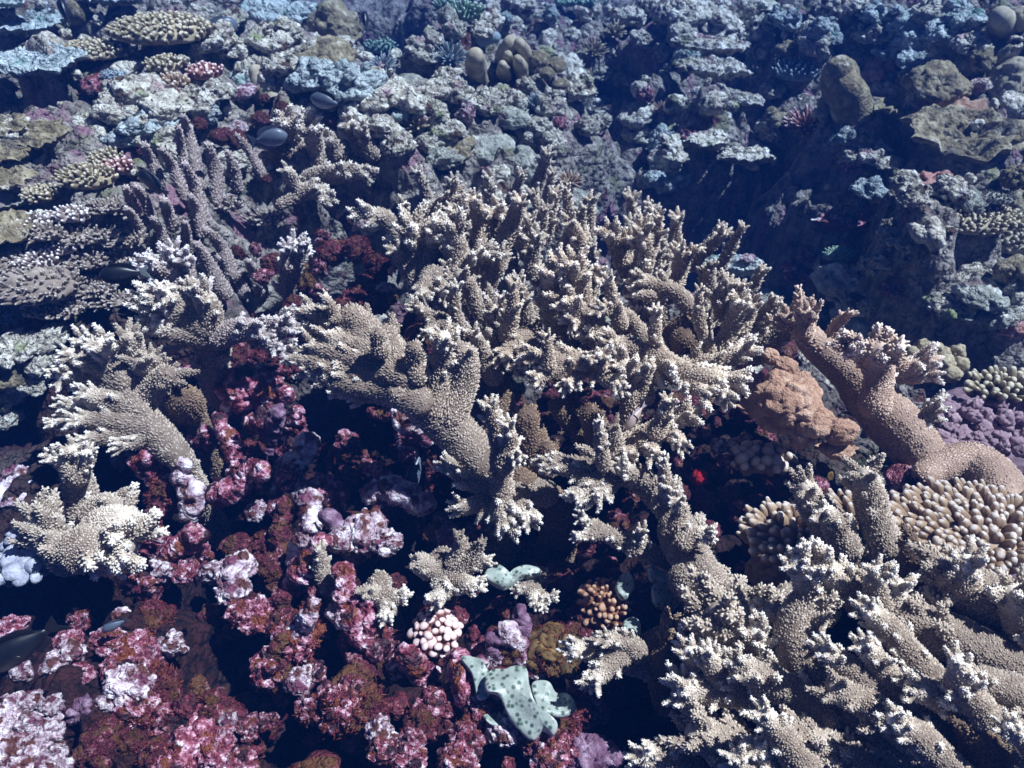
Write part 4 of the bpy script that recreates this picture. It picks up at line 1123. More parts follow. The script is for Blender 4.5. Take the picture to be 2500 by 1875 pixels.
def bush(view, u, v, r, mat, look, n=40, fr=6, name='bushy_coral', lift=0.0, group='bushy corals', z=None, squash=.8):
    """slim branches radiating from one foot"""
    SEED[0] += 1
    rng = np.random.default_rng(SEED[0])
    px, py = view.px(u, v)
    c = hit(px, py + r * view.k * .35, lift) if z is None else P(px, py, z)
    m = mpp(c) * view.k
    t = thing(name, '', 'coral', c)
    g = Geo(); blob(g, np.array([0, 0, r * m * .12]), np.eye(3), np.array([.42, .42, .35]) * r * m, 3, .2, 3, .2, SEED[0], w0=.1)
    put('base', g.mesh('base', M[mat]), t)
    pool = fingers_for(mat, 6, .5)
    for k in range(n):
        cz = 1 - (k + .5) / n * .92
        a = k * 2.399963 + rng.normal(0, .1)
        sx = math.sqrt(1 - cz * cz)
        d = unit(np.array([sx * math.cos(a), sx * math.sin(a), cz * squash + .08]) + rng.normal(0, .07, 3))
        f = put('branch', pool[int(rng.integers(5))], t, d * r * m * .22)
        aim(f, d, rng)
        ln = r * m * rng.uniform(.68, .92)
        s = fr * m / .28 * rng.uniform(.85, 1.2)
        f.scale = (s, s, ln)
    register(t, px, py, look, 'coral', group)
    return t

def column(view, pts, mat, look, zb=None, ht=.12, name='column_coral', rough=.1, group='smooth column corals', seg=20, cat='coral'):
    SEED[0] += 1
    b = hit(*view.px(*pts[0][:2]))
    z0 = (b[2] if zb is None else zb) - .02
    n = len(pts)
    p_, r_ = skel(view, [(a, b_, z0 + k / (n - 1) * ht, r) for k, (a, b_, r) in enumerate(pts)])
    g = Geo()
    tube(g, p_, r_, seg, rough, seed=SEED[0], step=float(r_.mean()) * .18, wfun=lambda d: .4 + 0 * d)
    V_ = g.v[0]
    kn = fbm(V_, .9 / float(r_.mean()), 3, SEED[0]) * .12 + dome(V_, .8 / float(r_.mean()), SEED[0]) * .14
    cen = V_.mean(0)
    g.v[0] = V_ + unit(V_ - cen) * (kn * r_.mean())[:, None]
    o = put(name, g.mesh(name, M[mat], p_[0]), None, p_[0])
    px, py = view.px(*pts[-1][:2])
    register(o, px, py, look, cat, group)
    return o

def sheet(view, u, v, ru, rv, mat, look, name='plate_coral', tilt=12, yaw=0, z=None, lift=.02, wav=.12, lobes=5, thick=.09, rim=.1, group='plate corals', cat='coral', bumps=.05, roll=0, bf=5):
    """a wavy plate with a real rim and underside"""
    SEED[0] += 1
    rng = np.random.default_rng(SEED[0])
    px, py = view.px(u, v)
    c = hit(px, py) + np.array([0, 0, lift]) if z is None else P(px, py, z)
    m = mpp(c) * view.k
    nr, na = 20, 66
    rr = (np.arange(nr) + 1) / nr
    a = np.arange(na) / na * 2 * np.pi
    ph = rng.uniform(0, 6, 3)
    out = 1 + .1 * np.sin(lobes * a + ph[0]) + .06 * np.sin((lobes * 2 + 1) * a + ph[1]) + .04 * rng.normal(0, 1, na)
    gx_ = rr[:, None] * np.cos(a) * out; gy_ = rr[:, None] * np.sin(a) * out
    pp = np.stack([gx_.ravel(), gy_.ravel(), np.zeros(gx_.size)], 1)
    b = fbm(pp, 1.8, 3, SEED[0]) * wav + dome(pp + 5, bf, SEED[0]) * bumps
    rq = np.repeat(rr, na)
    z_ = b + rim * rq ** 3
    S_ = ru * m
    edge = thick * np.sqrt(np.maximum(0, 1 - rq ** 6))
    sc = np.array([ru * m, rv * m * 1.3, S_])
    top = np.stack([pp[:, 0], pp[:, 1], z_ + edge * .5], 1) * sc
    bot = np.stack([pp[:, 0], pp[:, 1], z_ - edge * .5 - .5 * thick * (1 - rq) ** 1 * 3], 1) * sc
    ax = axes_from(R(yaw), R(tilt), R(roll))
    idx = np.arange(nr * na).reshape(nr, na); nx = np.roll(idx, -1, 1)
    qd = np.stack([idx[:-1], idx[1:], nx[1:], nx[:-1]], -1).reshape(-1, 4)
    N_ = nr * na
    g = Geo()
    verts = np.concatenate([top, bot, [[0, 0, b[0] * S_ + thick * .5 * S_]], [[0, 0, b[0] * S_ - thick * 2 * S_]]])
    tr = np.concatenate([np.stack([idx[0], nx[0], np.full(na, 2 * N_)], 1), np.stack([nx[0] + N_, idx[0] + N_, np.full(na, 2 * N_ + 1)], 1)])
    rimq = np.stack([idx[-1], idx[-1] + N_, nx[-1] + N_, nx[-1]], 1)
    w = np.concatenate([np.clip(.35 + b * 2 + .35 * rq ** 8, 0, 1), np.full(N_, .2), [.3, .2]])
    g.add(verts @ ax, tris=tr, quads=np.concatenate([qd, (qd + N_)[:, ::-1], rimq]), w=w)
    o = put(name, g.mesh(name, M[mat]), None, c)
    register(o, px, py, look, cat, group)
    return o

# ================================================================== far and middle reef, placed from the photograph
LO = dict(knob=.2, kf=2.0)
# upper left
digits(R1, 960, 170, 300, 150, 'digy', 'wide plate coral crowded with beige knobs', 190, 34, 17, name='knob_plate_coral', lift=.02, lean=(-.2, -.2), domez=.35)
digits(R1, 560, 300, 240, 90, 'digy', 'beige knobby plate coral under the widest one', 120, 30, 15, name='knob_plate_coral', lift=.02, lean=(-.1, -.3), domez=.35)
digits(R1, 990, 385, 110, 55, 'digy', 'small beige knob coral cluster', 45, 32, 15, name='knob_plate_coral', lift=.03, lean=(0, -.4))
digits(R1, 1230, 430, 100, 60, 'digp', 'brownish knob coral cluster', 36, 30, 16, name='knob_plate_coral', lift=.02, lean=(0, -.4))
digits(R1, 1040, 490, 80, 40, 'digit', 'small pale-tipped knob coral', 24, 34, 14, name='knob_plate_coral', lift=.02)
sheet(R1, 200, 230, 260, 120, 'reefb', 'pale bluish knobbly ledge plate', tilt=10, bumps=.12, lift=.05, bf=9)
sheet(R1, 90, 110, 150, 70, 'reefb', 'pale bluish encrusted plate', tilt=14, bumps=.12, lift=.06, bf=9)
sheet(R1, 700, 60, 200, 60, 'reefb', 'long pale bluish plate', tilt=8, bumps=.12, lift=.03, bf=9)
rock(R1, 470, 90, 70, 90, 'ochre', 'rounded olive-brown coral head behind a dark fish', name='boulder_coral', cat='coral', knob=.06, rough=.12, lift=.03)
sheet(R1, 300, 540, 270, 110, 'reefb', 'broad pale plate overhanging a shadow', tilt=12, bumps=.12, lift=.08, bf=8, thick=.14)
sheet(R1, 80, 520, 160, 80, 'reef', 'pale crusted ledge at the left edge', tilt=10, bumps=.12, lift=.07, bf=8)
for (u, v, r) in [(270, 345, 90), (40, 395, 90), (680, 445, 72)]:
    digits(R1, u, v, r, r * .6, 'digb', 'blue-green cushion coral of fine points', 70, 14, 6, name='cushion_coral', lift=.05)
for (u, v, ru, rv, mt) in [(250, 860, 190, 90, 'ochre'), (70, 800, 120, 60, 'ochre'), (60, 960, 150, 80, 'ochre'), (70, 1120, 150, 80, 'ochre'), (90, 1240, 130, 60, 'pale'), (90, 1420, 140, 110, 'ochre'), (60, 1530, 120, 80, 'ochre')]:
    sheet(R1, u, v, ru, rv, mt, 'folded olive-grey leaf plate', tilt=16, yaw=10, wav=.3, lift=.02, bumps=.12, bf=8, thick=.14)
for (u, v, ru, rv, mt, n) in [(520, 1060, 170, 90, 'digy', 80), (250, 1170, 95, 50, 'digy', 60), (640, 950, 100, 50, 'digy', 40), (700, 1000, 90, 45, 'digp', 40), (420, 1290, 120, 50, 'fing', 40), (180, 1330, 110, 50, 'fing', 36), (330, 1480, 130, 60, 'fing', 50), (180, 1560, 150, 60, 'fing', 60)]:
    digits(R1, u, v, ru, rv, mt, {'digy': 'beige blunt-fingered coral pad', 'digp': 'brown-pink fingered coral pad', 'fing': 'mauve-white fingered coral pad'}[mt], n, 36, 14, lift=.02, lean=(-.2, -.3))
for (vw, u, v, ru, rv, n) in [(R4, 180, 230, 240, 80, 120), (R4, 60, 90, 150, 60, 70), (R4, 520, 260, 190, 60, 90), (R4, 330, 380, 200, 60, 90), (R4, 90, 380, 160, 60, 80), (R4, 690, 330, 130, 45, 50), (R1, 600, 1420, 130, 50, 50), (R1, 780, 1440, 120, 45, 46), (R1, 420, 1430, 120, 50, 50), (R1, 520, 1560, 130, 50, 60), (R1, 700, 1560, 100, 40, 36), (R1, 260, 1400, 120, 45, 46), (R1, 640, 1250, 90, 40, 36), (R1, 1330, 1230, 90, 36, 36), (R1, 1610, 1310, 105, 40, 46)]:
    digits(vw, u + (n * 37 % 50) - 25, v, ru * (.75 + (n * 13 % 7) / 14), rv * (.9 + (n * 29 % 9) / 9), 'plateg', 'brown-grey plate coral with a pale toothed rim', int(n * 1.7), 46, 11, name='plate_coral', lift=.04, lean=(-.3 + (n % 5) * .15, -.35), domez=.35, spread=1.4, knobbase=.45, wild=.4, group='brown-grey plate corals')
for (u, v, ru, rv, mt) in [(80, 620, 140, 60, 'reef'), (60, 760, 130, 60, 'ochre'), (240, 700, 110, 50, 'reef'), (60, 900, 90, 80, 'reef'), (180, 820, 100, 50, 'reef'), (40, 1040, 70, 50, 'reef'), (280, 560, 120, 40, 'reef')]:
    rock(R4, u, v, ru, rv, mt, {'reef': 'knobbly beige-grey reef rock', 'ochre': 'olive-brown lumpy coral head'}[mt], lift=.05, bits=6, carve=.55, knob=.34, kf=3.0, rough=.4)
for (u, v, ru, rv, mt) in [(1290, 260, 110, 70, 'reef'), (1420, 300, 100, 60, 'reef'), (1560, 420, 130, 70, 'reef'), (1690, 400, 90, 60, 'reef'), (1500, 500, 110, 60, 'reefb'), (1850, 470, 130, 60, 'reefb'), (2030, 480, 120, 60, 'reefb'), (2120, 560, 110, 60, 'reefb'),
                           (800, 560, 150, 60, 'reef'), (950, 640, 150, 60, 'reef'), (700, 660, 110, 60, 'reef'), (600, 540, 80, 60, 'crust'), (560, 770, 120, 50, 'reef'), (700, 830, 120, 50, 'reefb'), (880, 740, 150, 50, 'reefb'), (1000, 830, 130, 50, 'reef'),
                           (1180, 620, 120, 80, 'reef'), (1300, 560, 90, 50, 'reef'), (1250, 690, 60, 50, 'reefb'), (1850, 300, 80, 50, 'reef'), (1640, 260, 120, 70, 'reef'), (1700, 190, 90, 50, 'reef'), (1580, 90, 110, 50, 'reefb'), (1750, 80, 100, 50, 'reefb'), (1400, 130, 80, 50, 'reef')]:
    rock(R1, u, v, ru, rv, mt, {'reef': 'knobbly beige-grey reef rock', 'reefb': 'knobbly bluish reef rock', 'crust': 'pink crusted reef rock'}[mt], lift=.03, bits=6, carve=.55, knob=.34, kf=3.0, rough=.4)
rock(R1, 2010, 180, 150, 130, 'ochre', 'large smooth-sided yellow-brown rock', name='boulder_coral', cat='coral', sub=5, knob=.14, lift=.04)
rock(R1, 1960, 350, 160, 110, 'ochre', 'lower yellow-brown rock with flat shelves', name='boulder_coral', cat='coral', sub=5, knob=.18, lift=.02)
for (pts) in [[(1560, 560, 50), (1500, 470, 48), (1440, 420, 40)], [(1640, 620, 60), (1580, 520, 60), (1540, 440, 46)], [(1690, 640, 45), (1660, 500, 52), (1640, 430, 42)], [(1320, 690, 70), (1240, 610, 62), (1200, 570, 50)]]:
    column(R1, pts, 'porites', 'smooth grey blunt coral finger', ht=.07, name='column_coral')
rock(R1, 1460, 560, 80, 40, 'crustw', 'smooth white dead coral slab', name='dead_coral', lift=.04, knob=.08)
rock(R1, 1420, 770, 70, 45, 'crustw', 'bright white and orange sponge lump', name='dead_coral', lift=.04, knob=.1)
for (u, v, r) in [(1700, 650, 52), (860, 920, 42), (1560, 720, 66), (1200, 750, 60), (1590, 600, 45), (2010, 740, 66), (1420, 850, 90), (1330, 830, 80), (1600, 1080, 40)]:
    rock(R1, u, v, r * .7, r * .7, 'crustd', 'maroon algae-covered stub', name='algae_stub', lift=.05, knob=.3, bits=4, carve=.5)

# top middle
digits(R2, 310, 270, 100, 60, 'digg', 'green-tipped fine digit coral', 70, 24, 8, lift=.03)
bush(R2, 330, 390, 85, 'digb', 'blue bushy coral', 50, 6)
rock(R2, 500, 510, 95, 70, 'pale', 'smooth pale rounded boulder', name='boulder_coral', cat='coral', knob=.04, rough=.1, lift=.03)
column(R2, [(900, 480, 62), (890, 400, 62), (885, 340, 52)], 'porites', 'stout smooth coral column standing alone', ht=.16)
for pts in [[(1060, 440, 60), (1070, 340, 62), (1095, 270, 50)], [(1190, 420, 46), (1175, 330, 48), (1155, 265, 36)], [(1080, 440, 32), (1085, 370, 34), (1080, 330, 26)], [(1070, 470, 40), (1055, 430, 40), (1050, 390, 28)], [(1170, 470, 40), (1160, 410, 42), (1140, 360, 32)]]:
    column(R2, pts, 'porites', 'smooth rounded coral column in the tight cluster', ht=.13)
for (u, v, ru, rv) in [(1270, 360, 60, 60), (1320, 450, 50, 45), (1400, 510, 55, 40), (1370, 400, 60, 50)]:
    rock(R2, u, v, ru, rv, 'ochre', 'smooth yellowish coral dome', name='boulder_coral', cat='coral', knob=.05, rough=.12, lift=.03)
column(R2, [(780, 290, 34), (880, 255, 38), (1000, 225, 34)], 'digb', 'blue-grey tube-shaped coral lying sideways', ht=.03, name='tube_coral', group=None)
bush(R2, 740, 330, 110, 'digb', 'slate blue bushy coral under the tube', 70, 6)
digits(R2, 820, 80, 90, 60, 'digg', 'green finger coral cluster', 46, 50, 11, lift=.05, lean=(.3, -.3))
digits(R2, 720, 30, 60, 40, 'digg', 'small green finger coral', 26, 40, 10, lift=.05)
digits(R2, 1500, 10, 150, 40, 'digg', 'green-tipped table coral cut by the top edge', 90, 26, 9, lift=.05, lean=(0, -.5))
rock(R2, 720, 120, 55, 70, 'pale', 'pointed smooth pale rock', name='boulder_coral', cat='coral', knob=.05, lift=.06)
rock(R2, 1070, 120, 48, 40, 'reefb', 'small lone pale rock in blue shade', lift=.05)
for (u, v, ru, rv, mt) in [(640, 240, 70, 50, 'reef'), (600, 340, 90, 55, 'reef'), (540, 280, 70, 50, 'reef'), (930, 190, 70, 40, 'reef'), (700, 490, 90, 50, 'reef'), (640, 560, 90, 50, 'reef'), (780, 560, 80, 60, 'reef'), (300, 600, 120, 50, 'reef'), (450, 580, 140, 45, 'reef'), (560, 620, 90, 40, 'reef'), (200, 500, 110, 60, 'reefb'), (80, 480, 110, 60, 'reefb'), (100, 580, 100, 50, 'reefb'),
                           (830, 690, 40, 45, 'crustw'), (1000, 570, 80, 45, 'reef'), (960, 640, 70, 60, 'reef'), (1080, 700, 120, 70, 'pale'), (1100, 620, 90, 50, 'reef'), (1190, 520, 50, 40, 'reef'), (1330, 660, 70, 80, 'reef'), (1370, 740, 60, 60, 'crust'), (1250, 780, 70, 60, 'reef'), (1190, 830, 60, 50, 'reef'), (1340, 870, 80, 60, 'reef'), (1400, 920, 40, 40, 'reef'),
                           (1450, 440, 120, 70, 'reef'), (1480, 540, 110, 60, 'reef'), (1620, 630, 90, 40, 'reef'), (1560, 770, 60, 45, 'reef'), (1640, 740, 50, 50, 'reef'), (1780, 650, 80, 60, 'ochre'), (1860, 700, 90, 50, 'reef'), (1850, 800, 80, 40, 'reef'), (1900, 570, 50, 50, 'crust'), (1780, 480, 70, 50, 'ochre'), (1640, 450, 60, 40, 'reef'), (1890, 240, 70, 45, 'reef'), (1800, 110, 90, 60, 'reef'), (1920, 60, 80, 60, 'reef'), (2000, 330, 40, 70, 'reef'), (2130, 80, 110, 60, 'reef'), (2120, 220, 80, 60, 'reef'), (2150, 350, 70, 70, 'reefb'),
                           (1000, 30, 80, 40, 'reef'), (1150, 20, 90, 40, 'reef'), (1330, 100, 40, 60, 'reefb'), (980, 110, 50, 30, 'reefb'), (760, 190, 60, 50, 'reef'), (620, 690, 80, 60, 'reef'), (720, 800, 90, 50, 'reef'), (230, 700, 130, 60, 'reef'), (150, 780, 100, 60, 'reef'), (330, 760, 100, 60, 'reef'), (420, 680, 60, 40, 'reefb'), (760, 900, 110, 60, 'ochre'), (620, 860, 70, 50, 'reef'), (420, 880, 90, 60, 'reef'), (700, 960, 90, 50, 'pale')]:
    rock(R2, u, v, ru, rv, mt, {'reef': 'knobbly beige-grey reef rock', 'reefb': 'knobbly bluish reef rock', 'crust': 'pink crusted reef rock', 'pale': 'pale lumpy coral head', 'ochre': 'olive-brown lumpy coral head', 'crustw': 'whitish dead coral lump'}[mt], lift=.03, bits=6, carve=.55, knob=.34, kf=3.0, rough=.4)
bush(R2, 1720, 190, 75, 'digy', 'spiky pale bushy coral', 36, 9)
bush(R2, 1590, 300, 85, 'digy', 'yellowish bushy coral', 60, 7)
bush(R2, 2000, 650, 60, 'digit', 'small white-tipped bushy coral', 40, 5)
bush(R2, 1230, 610, 70, 'digb', 'grey-blue fine bushy coral', 60, 5)
bush(R2, 1450, 1080, 80, 'digit', 'star-shaped white-tipped bushy coral on the gully rim', 46, 8)
bush(R2, 540, 730, 85, 'digy', 'beige finger bush', 30, 11)
rock(R2, 950, 920, 170, 110, 'pale', 'pale pitted boulder behind the thicket', name='boulder_coral', cat='coral', sub=5, knob=.12, lift=.02)
rock(R2, 1200, 1050, 130, 200, 'pale', 'tall pale grey-green boulder behind the thicket', name='boulder_coral', cat='coral', sub=5, knob=.12, kf=3, lift=.02)
rock(R2, 1480, 1250, 130, 100, 'pale', 'smooth pale boulder at the gully rim', name='boulder_coral', cat='coral', sub=5, knob=.06, lift=.0)
rock(R2, 1150, 1230, 110, 110, 'pale', 'grey-green boulder half behind thicket branches', name='boulder_coral', cat='coral', knob=.08, lift=.0)
rock(R2, 2040, 950, 100, 130, 'reef', 'dim bluish rock spur inside the gully', sub=5, lift=.0, z=-.24, bits=6, carve=.5, knob=.34, kf=3)
rock(R2, 1960, 1080, 60, 60, 'reefb', 'pale foot of the gully wall', z=-.28)

# top right
for (u, v, ru, rv, mt) in [(60, 110, 70, 60, 'reef'), (200, 110, 110, 60, 'reef'), (300, 70, 70, 45, 'reef'), (390, 170, 110, 50, 'reef'), (480, 220, 80, 50, 'reef'), (620, 190, 80, 60, 'reef'), (640, 90, 110, 60, 'reef'), (760, 130, 90, 60, 'reefb'), (1000, 190, 70, 60, 'reefb'), (1060, 230, 60, 40, 'reefb'), (660, 330, 80, 60, 'reef'), (780, 300, 60, 40, 'ochre'), (600, 400, 60, 70, 'pale'), (700, 550, 70, 45, 'reef'), (960, 270, 90, 70, 'reef'),
                           (1080, 60, 100, 50, 'reef'), (1200, 40, 80, 40, 'reef'), (1300, 90, 90, 50, 'reefb'), (1270, 220, 80, 50, 'reef'), (1400, 200, 90, 50, 'reefb'), (1500, 140, 100, 50, 'reefb'), (1650, 90, 110, 50, 'reef'), (1780, 60, 90, 50, 'reefb'), (1560, 240, 110, 50, 'reefb'), (1750, 200, 120, 50, 'reefb'), (1850, 130, 90, 50, 'reefb'), (1400, 310, 80, 50, 'reefb'), (1560, 370, 90, 40, 'reefb'), (1330, 440, 80, 60, 'digp'), (1400, 520, 80, 60, 'reef'), (1900, 280, 90, 60, 'reef'), (1950, 370, 60, 50, 'ochre'), (1520, 480, 50, 50, 'ochre'),
                           (250, 840, 80, 50, 'crust'), (340, 850, 90, 55, 'reef'), (470, 930, 80, 50, 'reef'), (600, 940, 100, 50, 'reef'), (700, 790, 80, 60, 'reef'), (730, 710, 70, 40, 'ochre'), (1260, 830, 40, 50, 'reef'), (1130, 830, 60, 50, 'reefb'), (1200, 930, 70, 45, 'reef'), (1330, 930, 110, 45, 'reef'), (1180, 1000, 60, 30, 'crust'), (30, 850, 70, 60, 'reefb'), (60, 960, 90, 60, 'reefb'), (100, 1080, 90, 70, 'reefb'),
                           (1470, 1100, 60, 50, 'reef'), (1550, 1180, 90, 50, 'reef'), (1650, 1110, 90, 50, 'digp'), (1780, 1150, 100, 50, 'reef'), (1880, 1210, 90, 45, 'pale'), (1280, 1150, 80, 40, 'reefb'), (2150, 1080, 60, 80, 'ochre'), (2170, 1220, 80, 50, 'ochre')]:
    rock(R3, u, v, ru, rv, mt, {'reef': 'knobbly beige-grey reef rock', 'reefb': 'knobbly bluish reef rock', 'crust': 'pink crusted reef rock', 'pale': 'pale lumpy coral head', 'ochre': 'olive-brown lumpy coral head', 'digp': 'brown-pink lumpy coral'}[mt], lift=.03, bits=6, carve=.55, knob=.34, kf=3.0, rough=.4)
for (u, v, ru, rv, zz) in [(330, 270, 210, 60, -.04), (330, 410, 220, 55, -.1), (440, 590, 210, 55, -.18)]:
    sheet(R3, u, v, ru, rv, 'reef', 'long crusted ledge with deep shade under it', name='reef_ledge', cat='ledge', tilt=6, yaw=-16, lift=.1, thick=.16, wav=.16, bumps=.14, bf=9, group='stepped ledges', z=zz, rim=-.05)
sheet(R3, 300, 860, 130, 55, 'reef', 'small knobbly ledge jutting over the gully', name='reef_ledge', cat='ledge', tilt=8, thick=.2, wav=.2, bumps=.18, bf=6, group='stepped ledges', z=-.12)
sheet(R3, 540, 950, 160, 50, 'reef', 'pinkish knobbly ledge jutting over the gully', name='reef_ledge', cat='ledge', tilt=8, thick=.2, wav=.2, bumps=.18, bf=6, group='stepped ledges', z=-.17)
sheet(R3, 1130, 1350, 190, 40, 'crust', 'thin pink ledge in the gully', name='reef_ledge', cat='ledge', tilt=4, thick=.14, wav=.16, bumps=.12, bf=7, group='stepped ledges', z=-.27)
digits(R3, 850, 430, 130, 70, 'digb', 'blue staghorn-like digit coral', 70, 40, 10, lift=.03)
bush(R3, 900, 740, 130, 'digp', 'pink-brown bushy coral with white tips at the gully rim', 64, 11, lift=.03)
column(R3, [(1130, 560, 110), (1110, 470, 105), (1100, 420, 80)], 'ochre', 'rear of the twin brown coral lobes', ht=.12, name='lobe_coral', group='twin lobes')
column(R3, [(1190, 740, 100), (1180, 620, 110), (1140, 530, 90)], 'ochre', 'front of the twin brown coral lobes', ht=.14, name='lobe_coral', group='twin lobes')
column(R3, [(1130, 790, 46), (1070, 700, 46), (1010, 620, 36)], 'ochre', 'thin yellow-rimmed coral lobe', ht=.06, name='lobe_coral', group='twin lobes')
rock(R3, 1690, 510, 180, 100, 'ochre', 'big dark brown lobed boulder', name='boulder_coral', cat='coral', sub=5, knob=.14, lift=.04)
column(R3, [(2080, 480, 100), (2080, 300, 95), (2090, 180, 85), (2070, 110, 60)], 'porites', 'tall ridged coral column', ht=.2, rough=.16)
rock(R3, 2110, 530, 110, 120, 'porites', 'pale ridged coral boulder', name='boulder_coral', cat='coral', sub=5, knob=.2, lift=.03)
rock(R3, 2190, 130, 60, 100, 'porites', 'ridged coral boulder at the right edge', name='boulder_coral', cat='coral', knob=.2, lift=.05)
sheet(R3, 1480, 730, 200, 80, 'ochre', 'yellowish sheet coral with an irregular rim', lift=.04, tilt=14, wav=.25, bumps=.12, bf=7)
sheet(R3, 1800, 880, 320, 150, 'ochre', 'wide tan sheet coral sloping to the right', lift=.03, tilt=18, wav=.28, yaw=-20, bumps=.12, bf=8, thick=.14)
sheet(R3, 1760, 700, 220, 80, 'brown', 'dull brown sheet coral below the dark boulder', lift=.02, tilt=16, wav=.18, yaw=-15)
sheet(R3, 2050, 830, 160, 110, 'ochre', 'shaded grey-brown sheet coral', lift=.0, tilt=20, wav=.16)
digits(R3, 1900, 1310, 320, 120, 'digy', 'wide ochre digit coral field', 220, 36, 14, lift=.05, lean=(-.2, -.4), domez=.35)
digits(R3, 2130, 1440, 150, 90, 'digy', 'ochre digit coral below the widest field', 70, 40, 15, lift=.03, lean=(-.2, -.4))
digits(R3, 2060, 1180, 95, 55, 'pale', 'grey dome coral of fine points', 90, 14, 6, name='cushion_coral', lift=.04)
digits(R3, 1110, 1520, 95, 50, 'digg', 'small greenish dome coral of fine points', 90, 14, 6, name='cushion_coral', z=-.32)
for (u, v, ru, rv, mt, zz) in [(920, 1530, 60, 45, 'crust', -.36), (1120, 1610, 120, 45, 'reef', -.36), (1020, 1560, 40, 30, 'reefb', -.34), (830, 1610, 60, 45, 'crust', -.4), (1080, 1440, 30, 25, 'reefb', -.36), (1400, 1560, 90, 40, 'reef', -.36), (1500, 1560, 40, 50, 'reef', -.34), (1300, 1610, 80, 40, 'reef', -.38), (1210, 1540, 50, 40, 'crust', -.36), (1430, 1430, 80, 30, 'reef', -.3), (1500, 1480, 60, 40, 'reef', -.3), (1500, 1230, 60, 40, 'reef', -.18), (1400, 1380, 40, 60, 'reef', -.24)]:
    rock(R3, u, v, ru, rv, mt, {'reef': 'crusted grey reef fragment', 'reefb': 'bluish reef fragment', 'crust': 'pink crusted reef fragment'}[mt], name='reef_fragment', bits=5, carve=.5, knob=.34, kf=3.0, rough=.4, group='fragments on the gully floor')

# right middle, around the tan branch
sheet(R6, 430, 130, 230, 50, 'reefb', 'long pale ledge behind the thicket tips', name='reef_ledge', cat='ledge', tilt=6, yaw=-12, thick=.2, wav=.14, bumps=.1, z=-.2, group='stepped ledges')
for (u, v, ru, rv, mt, zz) in [(1200, 280, 200, 55, 'reef', -.38), (1420, 270, 60, 35, 'crust', -.36), (1100, 130, 120, 50, 'reef', -.36), (860, 150, 90, 45, 'crust', -.36), (1220, 480, 140, 90, 'pale', -.3), (1120, 420, 90, 60, 'pale', -.3), (700, 330, 130, 60, 'pale', -.2), (640, 400, 110, 70, 'pale', -.2), (930, 380, 100, 60, 'reefb', -.3), (1300, 380, 70, 40, 'reef', -.36),
                               (1900, 220, 130, 60, 'reef', -.3), (1980, 300, 150, 50, 'pale', -.32), (1780, 380, 130, 50, 'reef', -.36), (2080, 400, 110, 60, 'reef', -.3), (2150, 500, 80, 60, 'digp', -.3), (2150, 180, 100, 80, 'ochre', -.2), (2020, 420, 110, 50, 'pale', -.34), (1680, 350, 60, 45, 'reef', -.36)]:
    rock(R6, u, v, ru, rv, mt, {'reef': 'crusted grey reef fragment', 'reefb': 'bluish reef fragment', 'crust': 'pink crusted reef fragment', 'pale': 'pale lumpy coral head', 'ochre': 'olive-brown lumpy coral head', 'digp': 'brown-pink lumpy coral'}[mt], name='reef_fragment', bits=5, carve=.5, knob=.34, kf=3.0, rough=.4, group='fragments on the gully floor')

colony('elkhorn_coral', 'smooth tan elkhorn limb with a thick upright stub, right of the brown lump', 'coral', C1, [
 ([(1520,1620,150),(1380,1400,185),(1180,1180,200),(1000,980,180),(860,820,140),(700,690,118),(560,560,108),(480,450,80)], -.14, .04, 'tan', 1, 3, dict(whiten=.25, cup_len=.55, rough=.07)),
 ([(520,500,72),(530,420,60),(540,370,40)], .02, .09, 'tan', 4, 4, dict(whiten=.5)),
 ([(480,500,60),(420,440,52),(390,400,34)], .02, .06, 'tan', 5, 4, dict(whiten=.4)),
 ([(560,470,30),(590,360,26),(570,250,16)], .03, .1, 'tan', 1, 2, dict(whiten=.8)),
 ([(1060,1060,125),(1090,880,108),(1090,740,112),(1100,660,110)], -.08, .1, 'tan', 4, 7, dict(whiten=.7, cup_len=.7, let_rad=.5, let_len=1.1)),
 ([(1040,760,80),(960,680,82),(900,640,66)], .02, .08, 'tan', 5, 5, dict(whiten=.7, let_rad=.5)),
 ([(1150,820,72),(1280,790,72),(1420,740,56)], -.02, .03, 'tan', 8, 7, WH),
 ([(1250,850,60),(1360,860,54),(1460,850,38)], -.03, .0, 'tan', 7, 6, WH),
 ([(720,600,46),(730,520,42),(780,430,38),(860,370,26)], -.02, .08, 'tan', 6, 4, dict(whiten=.7)),
 ([(1350,1250,70),(1440,1170,62),(1540,1090,40)], -.1, -.03, 'acro', 8, 6, WH),
 ([(1440,1610,80),(1580,1530,100),(1740,1480,125),(1880,1530,140),(1990,1650,150),(2040,1790,130)], -.1, -.09, 'tan', 0, 0, dict(whiten=.2, cup_len=.6, rough=.12, flat=1.25)),
 ], -.05, spx_px=6.0)

# the brown smooth lump: folded lobes and a rim
t = thing('lump_coral', 'smooth orange-brown lump coral with folded lobes and a thin pale rim', 'coral', P(*C1.px(420, 1250), -.16))
def lobe(t, view, u, v, ru, rv, zz, mat, nm='lobe', knob=.1, yaw=0, deep=.8, sub=5, kf=1.8, rough=.26, tilt=0):
    SEED[0] += 1
    c = P(*view.px(u, v), zz); m = mpp(c) * view.k
    g = Geo(); blob(g, c, axes_from(R(yaw), R(tilt)), (ru * m, ru * m * deep, rv * m), sub, knob, kf, rough, SEED[0], fine=.02, under=.8)
    return put(nm, g.mesh(nm, M[mat], t.location), t)
lobe(t, C1, 380, 1080, 260, 230, -0.010, 'brown', knob=.14, yaw=-25, kf=2.2, sub=6)
lobe(t, C1, 330, 920, 130, 120, 0.010, 'brown', yaw=-30)
lobe(t, C1, 580, 1230, 130, 110, -0.010, 'brown', yaw=-20)
lobe(t, C1, 500, 1340, 85, 80, -0.040, 'brown')
